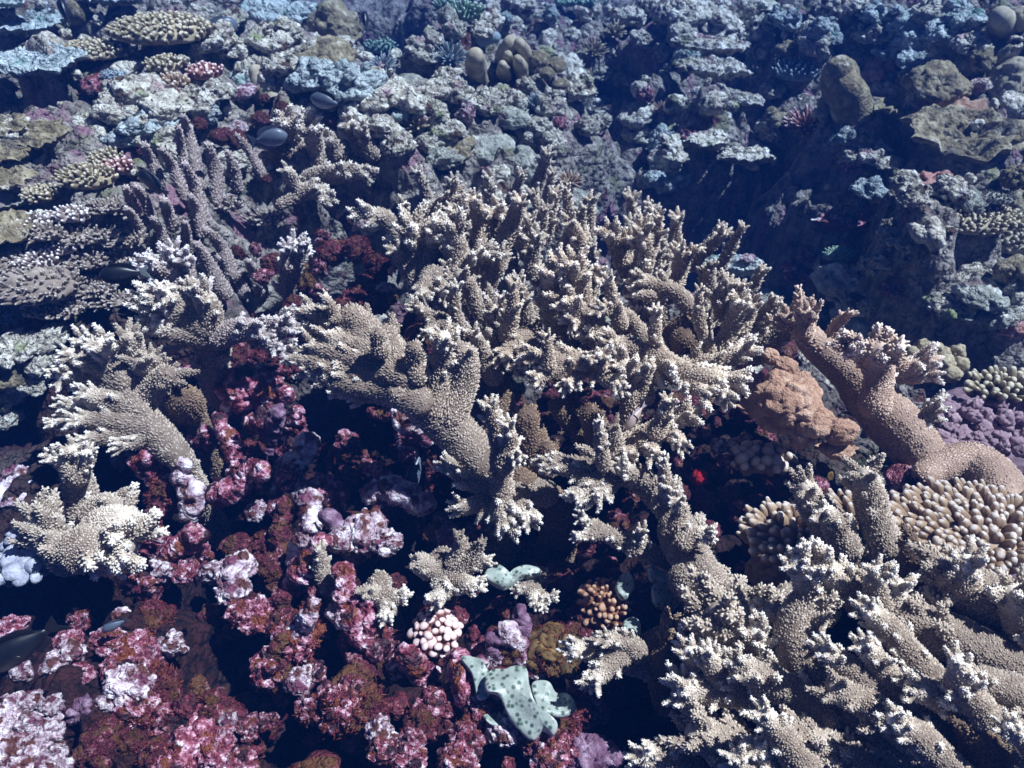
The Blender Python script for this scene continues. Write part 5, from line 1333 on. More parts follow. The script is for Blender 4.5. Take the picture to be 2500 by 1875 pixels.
lobe(t, C1, 660, 1180, 90, 80, 0.000, 'brown')
lobe(t, C1, 800, 1280, 115, 130, -0.040, 'brown', knob=.1)
lobe(t, C1, 760, 1420, 110, 50, -0.080, 'brown')
lobe(t, C1, 250, 700, 66, 60, 0.020, 'brown', yaw=-40)
lobe(t, C1, 380, 780, 95, 80, 0.010, 'brown', yaw=-40, knob=.1)
lobe(t, C1, 490, 900, 95, 90, 0.000, 'brown', yaw=-40, knob=.1)
lobe(t, C1, 560, 980, 70, 60, -0.010, 'brown')
s_ = sheet(C1, 330, 1170, 320, 200, 'brown', '-', name='rim', z=-.1, tilt=-18, thick=.05, rim=.16, wav=.06, bumps=.02, yaw=-15)
REG.pop(); s_.location = Vector(s_.location) - Vector(t.location); s_.parent = t
s_ = sheet(C1, 770, 1420, 150, 70, 'brown', '-', name='rim', z=-.11, tilt=-10, thick=.08, rim=.14, wav=.06, bumps=.02)
REG.pop(); s_.location = Vector(s_.location) - Vector(t.location); s_.parent = t

t = thing('ball_sponge', 'cluster of small reddish-brown balls tucked left of the brown lump', 'sponge', P(*C1.px(80, 920), -.14))
for (u, v, r) in [(60, 860, 50), (140, 870, 46), (70, 930, 52), (150, 910, 46), (30, 800, 46), (150, 985, 40), (100, 820, 36), (180, 850, 34)]:
    lobe(t, C1, u, v, r, r * .9, -.1, 'digp', nm='ball', knob=.02, rough=.05, sub=3, deep=1)
t = thing('knob_coral', 'olive coral of rounded upright knobs standing against the dark gully', 'coral', P(*C1.px(1520, 800), -.18))
for (u, v, ru, rv) in [(1340, 680, 60, 75), (1420, 640, 66, 90), (1470, 700, 50, 60), (1560, 680, 66, 80), (1600, 760, 70, 70), (1690, 680, 66, 75), (1720, 770, 62, 70), (1660, 840, 70, 60), (1550, 760, 60, 60), (1330, 740, 50, 50)]:
    lobe(t, C1, u, v, ru, rv, -.12, 'digy', nm='knob', knob=.2, rough=.3, sub=4, deep=.9)
digits(C1, 2050, 940, 240, 80, 'digy', 'yellow-tan finger coral standing above the mauve knobs', 60, 110, 34, z=-.1, lean=(-.2, -.2), domez=.3)
t = thing('mauve_knob_coral', 'mauve coral field of lumpy knobs and ridges at the right edge', 'coral', P(*C1.px(1900, 1250), -.18))
g = Geo(); c_ = P(*C1.px(1950, 1260), -.22); blob(g, c_, axes_from(0), np.array([480, 460, 160]) * C1.k * mpp(c_), 5, .05, 6, .06, 77, w0=.2)
put('base', g.mesh('base', M['mauve'], t.location), t)
rng = np.random.default_rng(5)
for k in range(58):
    u, v = 1560 + (k % 8) * 98 + rng.uniform(-30, 30) + (k // 8 % 2) * 45, 1060 + (k // 8) * 62 + rng.uniform(-18, 18)
    lobe(t, C1, u, v, rng.uniform(44, 66), rng.uniform(36, 56), -.12 + rng.uniform(-.02, .02), 'mauve', nm='knob', knob=.26, rough=.42, sub=4, kf=2.2, deep=rng.uniform(.6, 1.3), yaw=rng.uniform(-60, 60))
digits(R9, 1900, 220, 520, 230, 'digit', 'dense field of conical tan fingers with pale tips', 280, 88, 35, z=-.07, lean=(-.45, .0), domez=.3, name='cone_coral', cone=.45, seg=10)
digits(R9, 800, 270, 250, 150, 'digit', 'smaller patch of conical tan fingers with pale tips', 80, 90, 36, z=-.13, lean=(-.4, .1), domez=.4, name='cone_coral', cone=.45, seg=10)
digits(R9, 1260, 230, 250, 200, 'digit', 'middle patch of conical tan fingers behind two upright limbs', 90, 84, 35, z=-.12, lean=(-.4, .05), domez=.35, name='cone_coral', cone=.5, seg=10)
digits(R6, 640, 1290, 160, 60, 'digit', 'little pad of round pale coral buttons', 26, 60, 36, z=-.14, name='cone_coral', cone=.8, seg=10)
rock(R9, 660, 250, 130, 70, 'crustw', 'pale folded crust with a red hollow', name='dead_coral', z=-.18, knob=.1)
rock(R9, 640, 300, 50, 40, 'red', 'small bright red sponge in the folded crust', name='red_sponge', cat='sponge', z=-.15, knob=.2)
rock(R6, 265, 1390, 46, 46, 'red', 'bright red sponge in the dark gap', name='red_sponge', cat='sponge', z=-.18, knob=.3, kf=4)
rock(R9, 690, 480, 120, 90, 'acrob', 'dark brown bare coral stump in shade', name='dead_coral', z=-.2, knob=.1)
for (u, v, r, mt) in [(380, 1200, 50, 'crustw'), (500, 1210, 60, 'crustw'), (420, 1300, 50, 'crust'), (860, 1390, 60, 'crust'), (960, 1440, 70, 'crust'), (1640, 1430, 80, 'crust'), (150, 1480, 60, 'crustd'), (540, 1170, 50, 'crustw'), (900, 1350, 50, 'purple'), (1500, 1420, 110, 'crust'), (1700, 1450, 90, 'crust')]:
    rock(R6, u, v, r, r * .8, mt, {'crust': 'pink crusted lump between corals', 'crustw': 'pale crusted lump between corals', 'crustd': 'dark red lump between corals', 'purple': 'purple crusted lump between corals'}[mt], name='dead_coral', z=-.15, group='crusted lumps')

# ================================================================== front left: dead coral crusted with algae
def arm(view, pts, mat, look, knob=.3, name='dead_coral_branch', group='crusted dead branches', rough=.25, seg=26, turf=0, cat='dead coral'):
    """a crusted dead branch: (u, v, height, radius)"""
    SEED[0] += 1
    p_, r_ = skel(view, pts)
    rm = float(r_.mean())
    g = Geo()
    tube(g, p_, r_, seg, rough, seed=SEED[0], step=rm * .16, start_cap=True)
    V_ = g.v[0]
    C_, _ = spline(p_, r_, rm * .3)
    dd = ((V_[:, None] - C_[None]) ** 2).sum(2).argmin(1)
    nor = unit(V_ - C_[dd])
    kn, k2, gr = dome(V_, .75 / rm, SEED[0]), dome(V_, 2.2 / rm, SEED[0] + 3), fbm(V_, 5 / rm, 2, SEED[0])
    pit = np.clip(fbm(V_, 1.3 / rm, 2, SEED[0] + 30) - .05, 0, 1)
    g.v[0] = V_ + nor * ((knob * 1.5 * (kn - .4) + knob * .8 * (k2 - .5) + .22 * gr - (.9 * pit if knob > .1 else 0)) * rm)[:, None]
    g.w[0] = np.clip(.38 + .4 * (kn - .5) + .25 * (k2 - .5) + .3 * gr + .3 * fbm(V_, .8 / rm, 2, SEED[0] + 8), 0, 1)
    o = put(name, g.mesh(name, M[mat], p_[0]), None, p_[0])
    register(o, *view.px(*pts[len(pts) // 2][:2]), look, cat, group)
    if turf: fuzz(o, g.v[0], nor, rm, turf, p_[0])
    return o

def fuzz(parent, V_, nor, rm, n, origin, ln=.35, mat='turf'):
    """short algae threads growing on a lump"""
    rng = np.random.default_rng(SEED[0])
    k = rng.integers(0, len(V_), n)
    b = V_[k]; d = unit(nor[k] + rng.normal(0, .5, (n, 3)))
    L_ = rm * ln * rng.uniform(.4, 1.3, n)[:, None]
    s = unit(np.cross(d, rng.normal(size=(n, 3)))) * rm * .022
    mid = b + d * L_ * .55 + rng.normal(0, .12, (n, 3)) * L_
    e = b + d * L_ + rng.normal(0, .25, (n, 3)) * L_
    vv = np.stack([b - s, b + s, mid + s * .8, mid - s * .8, e], 1)
    o = np.arange(n) * 5
    g = Geo()
    g.add(vv.reshape(-1, 3), tris=np.stack([o + 3, o + 2, o + 4], 1), quads=np.stack([o, o + 1, o + 2, o + 3], 1), w=np.tile([0, 0, .5, .5, 1], n))
    f = put('algae_threads', g.mesh('algae_threads', M[mat], origin), parent)
    f['kind'] = 'stuff'
    return f

_turfs = {}
def crust(view, u, v, ru, rv, zz, mat, look=None, knob=.3, kf=2.8, turf=0, sub=5, name='dead_coral', yaw=None):
    look = look or {'crust': 'pink crusted dead coral lump', 'crustw': 'lilac crusted dead coral lump', 'crustd': 'maroon turfed dead coral lump', 'purple': 'purple crusted lump', 'olive': 'olive algae clump'}[mat]
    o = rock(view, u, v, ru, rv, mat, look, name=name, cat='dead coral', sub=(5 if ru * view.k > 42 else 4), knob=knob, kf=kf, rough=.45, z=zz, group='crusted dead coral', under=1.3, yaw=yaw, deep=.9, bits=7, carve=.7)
    if turf:
        key = (o.data.name, turf > 800)
        if key not in _turfs:
            n = len(o.data.vertices)
            co = np.empty(n * 3, np.float32); o.data.vertices.foreach_get('co', co); co = co.reshape(-1, 3)
            up = co[:, 2] > -.2 * np.abs(co[:, 2]).max()
            f_ = fuzz(o, co[up], unit(co[up]), float(np.abs(co).max()), 1000 if turf > 800 else 500, (0, 0, 0), .12)
            _turfs[key] = f_.data
        else:
            f_ = put('algae_threads', _turfs[key], o); f_['kind'] = 'stuff'
    return o

# between the elkhorn corals and the trunk
for a in [(R4, 1500, 850, 190, 90, -.2, 'crust'), (R4, 1620, 830, 90, 70, -.19, 'crust'), (R4, 1400, 700, 110, 110, -.24, 'crustd', None, .3, 3, 900), (R4, 1600, 640, 100, 70, -.24, 'crustd', None, .3, 3, 700), (R4, 1200, 1150, 90, 100, -.26, 'crust'),
          (R4, 1330, 1080, 80, 80, -.28, 'crustd', None, .3, 3, 700), (R4, 1000, 1480, 120, 120, -.28, 'crustd', None, .3, 3, 900), (R4, 1480, 1420, 130, 110, -.27, 'crust'), (R4, 1480, 1260, 110, 80, -.28, 'crustd', None, .3, 3, 800), (R4, 1740, 1400, 80, 110, -.26, 'crust'),
          (R4, 1830, 1500, 70, 130, -.27, 'crustw'), (R4, 1960, 1500, 110, 120, -.28, 'crust'), (R4, 2090, 1400, 70, 140, -.27, 'crustd', None, .3, 3, 500), (R4, 2090, 1180, 80, 80, -.26, 'crust'), (R4, 1860, 1210, 50, 70, -.29, 'crustw'), (R4, 1530, 1590, 70, 50, -.28, 'crustw'),
          (R4, 1690, 1580, 90, 60, -.28, 'crust'), (R4, 1750, 720, 80, 80, -.22, 'crustd', None, .3, 3, 600), (R4, 220, 1340, 110, 80, -.36, 'purple'), (R4, 120, 1450, 150, 55, -.28, 'crustw'), (R4, 730, 1260, 40, 50, -.34, 'crust'), (R4, 1090, 660, 60, 50, -.24, 'crustd'), (R4, 1130, 750, 70, 50, -.24, 'crust')]:
    crust(*a)
arm(R4, [(1600, 1230, -.32, 60), (1640, 1100, -.26, 62), (1680, 1000, -.2, 44)], 'purple', 'upright purple-grey crusted branch')
arm(R4, [(1740, 1250, -.32, 60), (1770, 1110, -.26, 60), (1790, 1000, -.21, 42)], 'crust', 'upright maroon-pink crusted branch')
# maroon patch behind the fan
for a in [(C3, 640, 460, 120, 90, -.09, 'crustd', None, .35, 3.4, 1500), (C3, 420, 500, 150, 90, -.12, 'crustd', None, .35, 3.4, 1200), (C3, 820, 640, 110, 160, -.1, 'crustd', None, .35, 3.4, 1800), (C3, 700, 830, 150, 80, -.13, 'crustd', None, .35, 3.4, 1200), (C3, 300, 640, 70, 80, -.14, 'crust', None, .3, 3, 500),
          (C3, 330, 380, 70, 110, -.1, 'crust', None, .3, 3, 600), (C3, 870, 820, 70, 50, -.08, 'crustw'), (C3, 560, 950, 150, 70, -.13, 'crustd', None, .35, 3, 900), (C3, 830, 960, 130, 60, -.12, 'crustd', None, .35, 3, 900), (C3, 180, 800, 90, 120, -.15, 'olive', None, .2, 3, 900), (C3, 120, 640, 70, 90, -.13, 'olive', None, .2, 3, 700),
          (C3, 90, 1000, 110, 90, -.16, 'crustd', None, .3, 3, 900), (C3, 300, 880, 80, 70, -.15, 'crust', None, .3, 3, 500), (C3, 540, 230, 60, 90, -.12, 'crustd', None, .3, 3, 700), (C3, 950, 920, 60, 50, -.1, 'olive', None, .2, 3, 500), (C3, 1390, 920, 60, 36, -.06, 'crustw'), (C3, 1220, 940, 70, 40, -.08, 'purple'), (C3, 1600, 1130, 50, 90, -.1, 'purple'), (C3, 300, 150, 60, 40, -.16, 'crust'),
          (C2, 1030, 1350, 60, 110, -.1, 'crustd', None, .3, 3, 500), (C2, 1190, 1320, 50, 90, -.1, 'crust'), (C2, 1330, 1450, 90, 90, -.12, 'crustd', None, .3, 3, 600), (C2, 1250, 1560, 90, 60, -.12, 'crust', None, .3, 3, 300)]:
    crust(*a)
# front rubble
for a in [(R7, 860, 560, 100, 130, -.26, 'crust'), (R7, 960, 480, 80, 60, -.25, 'crustw'), (R7, 1010, 370, 60, 80, -.26, 'crust'), (R7, 1180, 350, 90, 70, -.28, 'crust'), (R7, 1100, 470, 90, 60, -.27, 'crust'), (R7, 1400, 470, 130, 90, -.26, 'crustw'), (R7, 1260, 480, 70, 60, -.27, 'crustw'), (R7, 1390, 590, 110, 50, -.27, 'crustw'),
          (R7, 1640, 470, 90, 80, -.3, 'crustd', None, .3, 3, 900), (R7, 1600, 330, 110, 90, -.32, 'crustd', None, .3, 3, 900), (R7, 1420, 330, 90, 60, -.32, 'crustd', None, .3, 3, 700), (R7, 1500, 740, 130, 90, -.27, 'crust', None, .35, 3, 500), (R7, 1780, 880, 140, 130, -.26, 'crust', None, .35, 3, 700), (R7, 1680, 790, 90, 70, -.27, 'crustd', None, .3, 3, 600), (R7, 1620, 1080, 110, 120, -.28, 'crust'), (R7, 1040, 920, 85, 80, -.22, 'crustw', 'rounded lilac knob at the rim of the black hole', .12),
          (R7, 930, 780, 110, 110, -.26, 'crustd', None, .3, 3, 900), (R7, 640, 900, 110, 70, -.22, 'crust'), (R7, 800, 960, 130, 90, -.23, 'crust', None, .3, 3, 500), (R7, 900, 1020, 100, 80, -.23, 'crust'), (R7, 700, 1040, 110, 70, -.21, 'crust'), (R7, 770, 1170, 140, 90, -.18, 'crustw'), (R7, 650, 1270, 80, 70, -.19, 'crustw'), (R7, 830, 1310, 130, 100, -.2, 'crust', None, .35, 3, 500), (R7, 960, 1200, 110, 130, -.23, 'crustd', None, .3, 3, 900), (R7, 980, 1370, 110, 100, -.22, 'crust', None, .3, 3, 400),
          (R7, 1130, 1530, 170, 110, -.18, 'crust'), (R7, 1300, 1560, 120, 100, -.19, 'crust'), (R7, 950, 1580, 110, 90, -.19, 'crustd', None, .3, 3, 700), (R7, 1000, 1680, 130, 80, -.17, 'crust'), (R7, 1440, 1640, 110, 70, -.19, 'crust'), (R7, 1280, 1300, 120, 90, -.26, 'crustd', None, .3, 3, 600), (R7, 1370, 1390, 60, 50, -.23, 'crustw'), (R7, 1800, 1150, 90, 80, -.25, 'crustw'), (R7, 1900, 1080, 60, 60, -.25, 'crust'), (R7, 1860, 1320, 90, 110, -.24, 'crust', None, .35, 3, 400), (R7, 1990, 1250, 90, 100, -.24, 'crust'), (R7, 2080, 1350, 110, 90, -.24, 'crustd', None, .3, 3, 600), (R7, 2120, 1180, 80, 90, -.25, 'crust'),
          (R7, 430, 980, 90, 80, -.2, 'crustw', 'smooth pale lump beside the large dark fish'), (R7, 330, 1050, 90, 80, -.2, 'crustw', 'smooth pale lump beside the large dark fish'), (R7, 130, 1090, 70, 60, -.2, 'crustw', 'pale round ball beside the large dark fish', .05), (R7, 480, 1100, 90, 60, -.21, 'crust'), (R7, 400, 890, 90, 60, -.22, 'crust'), (R7, 470, 770, 60, 90, -.25, 'crust'), (R7, 60, 840, 110, 70, -.22, 'crust'), (R7, 520, 1330, 90, 110, -.2, 'purple'), (R7, 640, 1470, 110, 110, -.2, 'crustd', None, .3, 3, 600), (R7, 800, 1500, 110, 100, -.22, 'crustd', None, .3, 3, 700), (R7, 560, 1560, 120, 110, -.17, 'crustd'),
          (R8, 70, 1310, 110, 130, -.22, 'crust', None, .35, 3, 500), (R8, 230, 1350, 130, 110, -.24, 'crustd', None, .3, 3, 900), (R8, 320, 1440, 90, 70, -.21, 'crustw'), (R8, 330, 1560, 90, 80, -.21, 'crust'), (R8, 510, 1490, 80, 110, -.22, 'crust'), (R8, 560, 1390, 110, 90, -.23, 'crustd', None, .3, 3, 700), (R8, 650, 1290, 130, 90, -.23, 'crust', None, .3, 3, 400), (R8, 830, 1500, 100, 140, -.2, 'crust', None, .35, 3, 500), (R8, 780, 1620, 120, 70, -.19, 'crust'), (R8, 720, 1450, 70, 90, -.24, 'crustd'), (R8, 480, 1610, 110, 70, -.21, 'crust'), (R8, 900, 1330, 90, 90, -.2, 'crust'), (R8, 1060, 1430, 110, 90, -.21, 'crustw'), (R8, 1230, 1480, 100, 80, -.21, 'crust'), (R8, 1400, 1560, 130, 80, -.2, 'crust', None, .3, 3, 300), (R8, 1620, 1620, 170, 70, -.19, 'purple'), (R8, 1330, 1640, 110, 60, -.19, 'crust'),
          (R8, 1420, 1370, 150, 110, -.25, 'crustd', None, .3, 3, 900), (R8, 1350, 960, 150, 90, -.26, 'olive', 'orange-brown turf slope above the mint sheet', .25, 3, 1600), (R8, 1480, 900, 110, 70, -.27, 'crustd', None, .3, 3, 700), (R8, 1250, 1010, 90, 80, -.27, 'olive', 'orange-brown turf slope above the mint sheet', .25, 3, 900), (R8, 1540, 1200, 110, 90, -.26, 'crust', None, .3, 3, 400), (R8, 1620, 1000, 90, 70, -.27, 'crustd', None, .3, 3, 600), (R8, 930, 970, 100, 70, -.27, 'crust'), (R8, 1000, 1020, 60, 70, -.26, 'crustw'), (R8, 1090, 960, 80, 90, -.25, 'olive', 'dark olive algae tuft', .25, 3, 900), (R8, 1640, 1330, 60, 70, -.28, 'crust'), (R8, 1700, 1220, 90, 90, -.3, 'crustd', None, .3, 3, 400), (R8, 1560, 760, 110, 90, -.29, 'crustd', None, .3, 3, 600), (R8, 1880, 700, 90, 80, -.28, 'crustd', None, .3, 3, 600), (R8, 1900, 930, 70, 60, -.24, 'crust'), (R8, 1880, 590, 60, 60, -.28, 'crust'),
          (R8, 690, 180, 60, 50, -.26, 'purple'), (R8, 740, 290, 90, 100, -.27, 'purple'), (R8, 860, 270, 60, 80, -.28, 'purple'), (R8, 640, 230, 70, 50, -.26, 'olive'), (R8, 1390, 360, 60, 40, -.34, 'crustd'), (R8, 420, 560, 60, 60, -.3, 'crustd'), (R8, 600, 700, 110, 70, -.34, 'crustd', None, .3, 3, 400), (R8, 400, 900, 60, 90, -.3, 'crust'), (R8, 430, 1050, 90, 80, -.28, 'crustw'), (R8, 330, 1100, 70, 80, -.3, 'crustd')]:
    crust(*a)
for (v_, pts, mt, look) in [
  (R8, [(90, 480, -.18, 50), (120, 590, -.2, 62), (130, 700, -.22, 66), (190, 830, -.24, 72), (300, 930, -.26, 66)], 'crust', 'long pink encrusted arm with white patches'),
  (R8, [(40, 720, -.24, 44), (90, 760, -.23, 50), (150, 800, -.24, 44)], 'crustw', 'short white spur on the pink arm'),
  (R8, [(120, 900, -.28, 56), (200, 1050, -.28, 70), (120, 1180, -.27, 76)], 'crustd', 'dark maroon branch below the pink arm'),
  (R8, [(790, 1010, -.22, 62), (820, 1130, -.2, 66), (850, 1250, -.2, 60)], 'crust', 'crusted branch left of the mint sheet'),
  (R8, [(1120, 740, -.3, 22), (1150, 850, -.28, 26), (1230, 920, -.27, 30)], 'crustd', 'thin crimson crusted twig above the turf slope'),
  (R7, [(1860, 40, -.24, 52), (1870, 150, -.26, 56), (1850, 290, -.28, 50)], 'crustw', 'yellowish-white crusted upright branch'),
  (C5, [(1010, 400, -.12, 60), (1060, 510, -.14, 76), (1190, 560, -.16, 80), (1260, 640, -.18, 62)], 'crustw', 'white knobbly dead branch leaning on the coral trunk'),
  (C5, [(760, 400, -.15, 44), (880, 420, -.15, 48), (960, 420, -.14, 40)], 'crustd', 'bristly maroon twig joining the white dead branch'),
  (C5, [(1270, 660, -.2, 46), (1310, 800, -.22, 62), (1320, 980, -.26, 62), (1290, 1100, -.28, 50)], 'crustd', 'crimson crusted post below the coral trunk'),
  (C5, [(1380, 640, -.22, 60), (1430, 700, -.22, 56), (1440, 800, -.22, 40)], 'purple', 'purple-grey knob branch beside the crimson post'),
  (C5, [(720, 880, -.24, 60), (800, 900, -.23, 66), (880, 960, -.23, 60), (940, 1040, -.24, 66)], 'crust', 'pink branch rising behind the lilac lump'),
  (C5, [(760, 1130, -.24, 90), (900, 1080, -.23, 100), (1080, 1150, -.23, 100), (1240, 1210, -.24, 86)], 'crustw', 'broad lilac and white branch crossing above the lilac lump'),
  (C5, [(840, 1200, -.26, 62), (860, 1300, -.27, 66), (840, 1400, -.28, 60)], 'crust', 'pink stub joining the lilac lump to the branch above')]:
    arm(v_, pts, mt, look)
crust(C5, 480, 1560, 140, 110, -.22, 'crustw', 'round lilac knob at the left end of the lilac lump', .1)
crust(C5, 680, 1460, 220, 150, -.23, 'crustw', 'large lilac-white crusted lump in the middle of the rubble', .22)
crust(C5, 880, 1570, 160, 110, -.23, 'crustw', 'pale right half of the lilac lump with a greenish spot', .2)
for (u, v, r) in [(1500, 1400, 62), (1440, 1420, 46), (1580, 1370, 40), (1490, 1480, 50), (1640, 1360, 36)]:
    crust(R7, u, v, r, r, -.22, 'crust', 'small brown ball in the front rubble', .05, 2, 0, 4, name='ball_sponge')
# more broken dead branches standing in the front rubble
rng = np.random.default_rng(12)
for k in range(44):
    px_, py_ = rng.uniform(230, 1320), rng.uniform(1000, 1840)
    if (px_ - 508) ** 2 / 130 ** 2 + (py_ - 1566) ** 2 / 170 ** 2 < 1 or (px_ > 1050 and py_ < 1560) or py_ < 1000 + max(0, 420 - px_) * .8: continue
    a_ = rng.uniform(-2.4, -.5); L_ = rng.uniform(70, 150); r_ = rng.uniform(17, 30)
    V0 = View(0, 0, 2212)
    z_ = -.3 + rng.uniform(-.03, .05)
    q = [(px_ + math.cos(a_) * L_ * t_ + rng.normal(0, 8), py_ + math.sin(a_) * L_ * t_ + rng.normal(0, 8), z_ + t_ * .08, r_ * (1.1 - .35 * t_)) for t_ in (0, .35, .7, 1)]
    arm(V0, q, ['crust', 'crustd', 'crustw', 'crust', 'purple'][k % 5], ['pink crusted dead branch', 'maroon dead branch', 'pale crusted dead branch', 'pink crusted dead branch', 'purple-grey dead branch'][k % 5], knob=.4, rough=.35, seg=18)
# white knob patches at the left edge
for (u, v, r) in [(60, 1290, 90), (190, 1260, 80), (310, 1290, 70), (40, 1420, 110), (180, 1400, 100), (310, 1420, 80), (70, 1560, 120), (220, 1540, 100), (340, 1560, 70), (120, 1670, 120), (280, 1660, 90), (380, 1680, 70)]:
    crust(R7, u, v, r, r * .75, -.16, 'crustw', 'bluish-white lumpy coral crust', .26, 2.4)
digits(R7, 190, 380, 180, 140, 'knobw', 'patch of white rounded knobs below the toothed elkhorn', 34, 60, 46, z=-.24, domez=.4, name='knob_coral', cone=.85, seg=12)
digits(R8, 650, 850, 130, 110, 'digp', 'pinkish round coral head with white warts', 46, 40, 26, z=-.24, domez=.8, name='wart_coral', cone=.9, seg=10)
digits(R8, 1660, 680, 130, 110, 'cauli', 'small orange-brown cauliflower coral', 56, 50, 22, z=-.26, domez=.7, name='cauliflower_coral', cone=.7, seg=9)
rock(C4, 2120, 560, 60, 40, 'crustw', 'pale pinkish rock at the thicket edge', z=-.16)
rock(C4, 1850, 640, 120, 70, 'reefb', 'pale grey rock behind the thicket edge', z=-.2)
# things glimpsed inside the thicket
crust(C3, 1880, 750, 46, 44, -.02, 'crust', 'square pinkish dead stub inside the thicket hole', .1)
crust(C3, 1880, 860, 30, 34, -.03, 'crustw', 'pale lower end of the pinkish stub in the thicket hole', .1)
arm(R5, [(1090, 1000, -.2, 50), (1050, 900, -.16, 62), (1010, 820, -.12, 52), (1020, 770, -.1, 46)], 'porites', 'smooth tan tube sponge with a round mouth', knob=.04, name='tube_sponge', group=None, rough=.08, cat='sponge')
crust(C6, 510, 750, 46, 70, -.2, 'purple', 'purple crusted knob between the bare stumps')
crust(C6, 680, 200, 40, 60, -.16, 'crustd', 'dark red crust under the pale spray')

# ------------------------------------------------------------------ mint green tunicate sheets
def mint(view, outline, zz, look, thick=9, name='tunicate_sheet', puff=.6):
    """soft sheet with a real edge, its outline traced and laid over the rubble"""
    SEED[0] += 1
    pts = np.array(outline, float)
    c0 = pts.mean(0)
    n = len(pts)
    m = 72
    t = np.arange(m) / m * n
    i = np.floor(t).astype(int); f = (t - i)[:, None]
    a, b, c, d = pts[(i - 1) % n], pts[i % n], pts[(i + 1) % n], pts[(i + 2) % n]
    ol = .5 * (2 * b + (c - a) * f + (2 * a - 5 * b + 4 * c - d) * f ** 2 + (3 * b - a - 3 * c + d) * f ** 3)
    rings = [1.0, 1.03, 1.02, .97, .9, .8, .68, .54, .4, .26, .12]
    hts = [-.9, -.4, .25, .75, .95, 1.0, 1.0, 1.0, 1.0, 1.0, 1.0]
    V_ = []
    for s_, h_ in zip(rings, hts):
        for q_ in ol:
            w_ = c0 + (q_ - c0) * s_
            p_ = P(*view.px(*w_), zz)
            mm_ = mpp(p_) * view.k
            p_ = p_ + np.array([0, 0, h_ * thick * 1.5 * mm_])
            V_.append(p_)
    V_.append(P(*view.px(*c0), zz) + np.array([0, 0, thick * mpp(V_[0]) * view.k]))
    V_ = np.array(V_)
    V_[:, 2] += fbm(V_, 12, 3, SEED[0]) * .045
    k = len(rings)
    idx = np.arange(k * m).reshape(k, m); nx = np.roll(idx, -1, 1)
    qd = np.stack([idx[:-1], nx[:-1], nx[1:], idx[1:]], -1).reshape(-1, 4)
    tr = np.stack([idx[-1], nx[-1], np.full(m, k * m)], 1)
    g = Geo()
    w = np.concatenate([np.repeat([.5, .8, .95, .7, .45, .35, .3, .3, .3, .3, .3], m), [.3]])
    g.add(V_, tris=tr, quads=qd, w=w)
    o = put(name, g.mesh(name, M['mint'], V_[-1]), None, V_[-1])
    tag(o, look, 'tunicate', 'mint green tunicates')
    return o
mint(R8, [(800, 985), (900, 990), (960, 1060), (1010, 1105), (960, 1230), (900, 1240), (880, 1150), (860, 1080)], -.165, 'upper left arm of the mint green spotted sheet', 12)
mint(R8, [(990, 1100), (1060, 1100), (1110, 1080), (1190, 1090), (1210, 1200), (1250, 1300), (1370, 1370), (1350, 1430), (1290, 1400), (1220, 1450), (1100, 1360), (1030, 1260), (960, 1240), (950, 1160)], -.155, 'large mint green sheet with dark spots draped over the front rubble', 16)
mint(R8, [(1225, 1170), (1250, 1120), (1330, 1130), (1370, 1175), (1440, 1180), (1490, 1260), (1440, 1310), (1330, 1320), (1270, 1300)], -.16, 'separate mint green lobe with dark spots right of the large sheet', 16)
mint(R8, [(935, 1340), (1000, 1310), (1050, 1330), (1040, 1380), (970, 1390)], -.175, 'small pale mint scrap at the foot of the large sheet', 12)
mint(R8, [(960, 470), (1020, 440), (1060, 500), (1120, 460), (1200, 435), (1270, 450), (1260, 490), (1170, 500), (1100, 540), (1040, 570), (950, 530)], -.19, 'folded olive-mint sheet in the shade above the coral sprig', 16)
mint(R8, [(1735, 520), (1770, 478), (1820, 490), (1840, 560), (1790, 620), (1745, 590)], -.2, 'oval mint disc with dark spots, alone in the dark hollow', 14)
mint(R8, [(1915, 500), (1950, 470), (2010, 495), (2070, 520), (2105, 560), (2060, 580), (1980, 550), (1930, 545)], -.19, 'narrow mint sheet beside the long coral limb', 14)
mint(R8, [(1940, 610), (1975, 565), (2050, 560), (2090, 600), (2120, 590), (2110, 650), (2060, 685), (1960, 680)], -.19, 'mint cup with a ring of spots below the narrow sheet', 18)
mint(R8, [(1770, 810), (1820, 770), (1870, 800), (1870, 870), (1820, 895), (1775, 870)], -.16, 'round mint disc above the left-pointing coral blade', 14)
arm(R6, [(1000, 1330, -.18, 30), (1010, 1360, -.18, 34), (1030, 1380, -.18, 28)], 'olive', 'yellow-green algae nub under the brown lump', name='algae_nub', group=None, cat='algae')

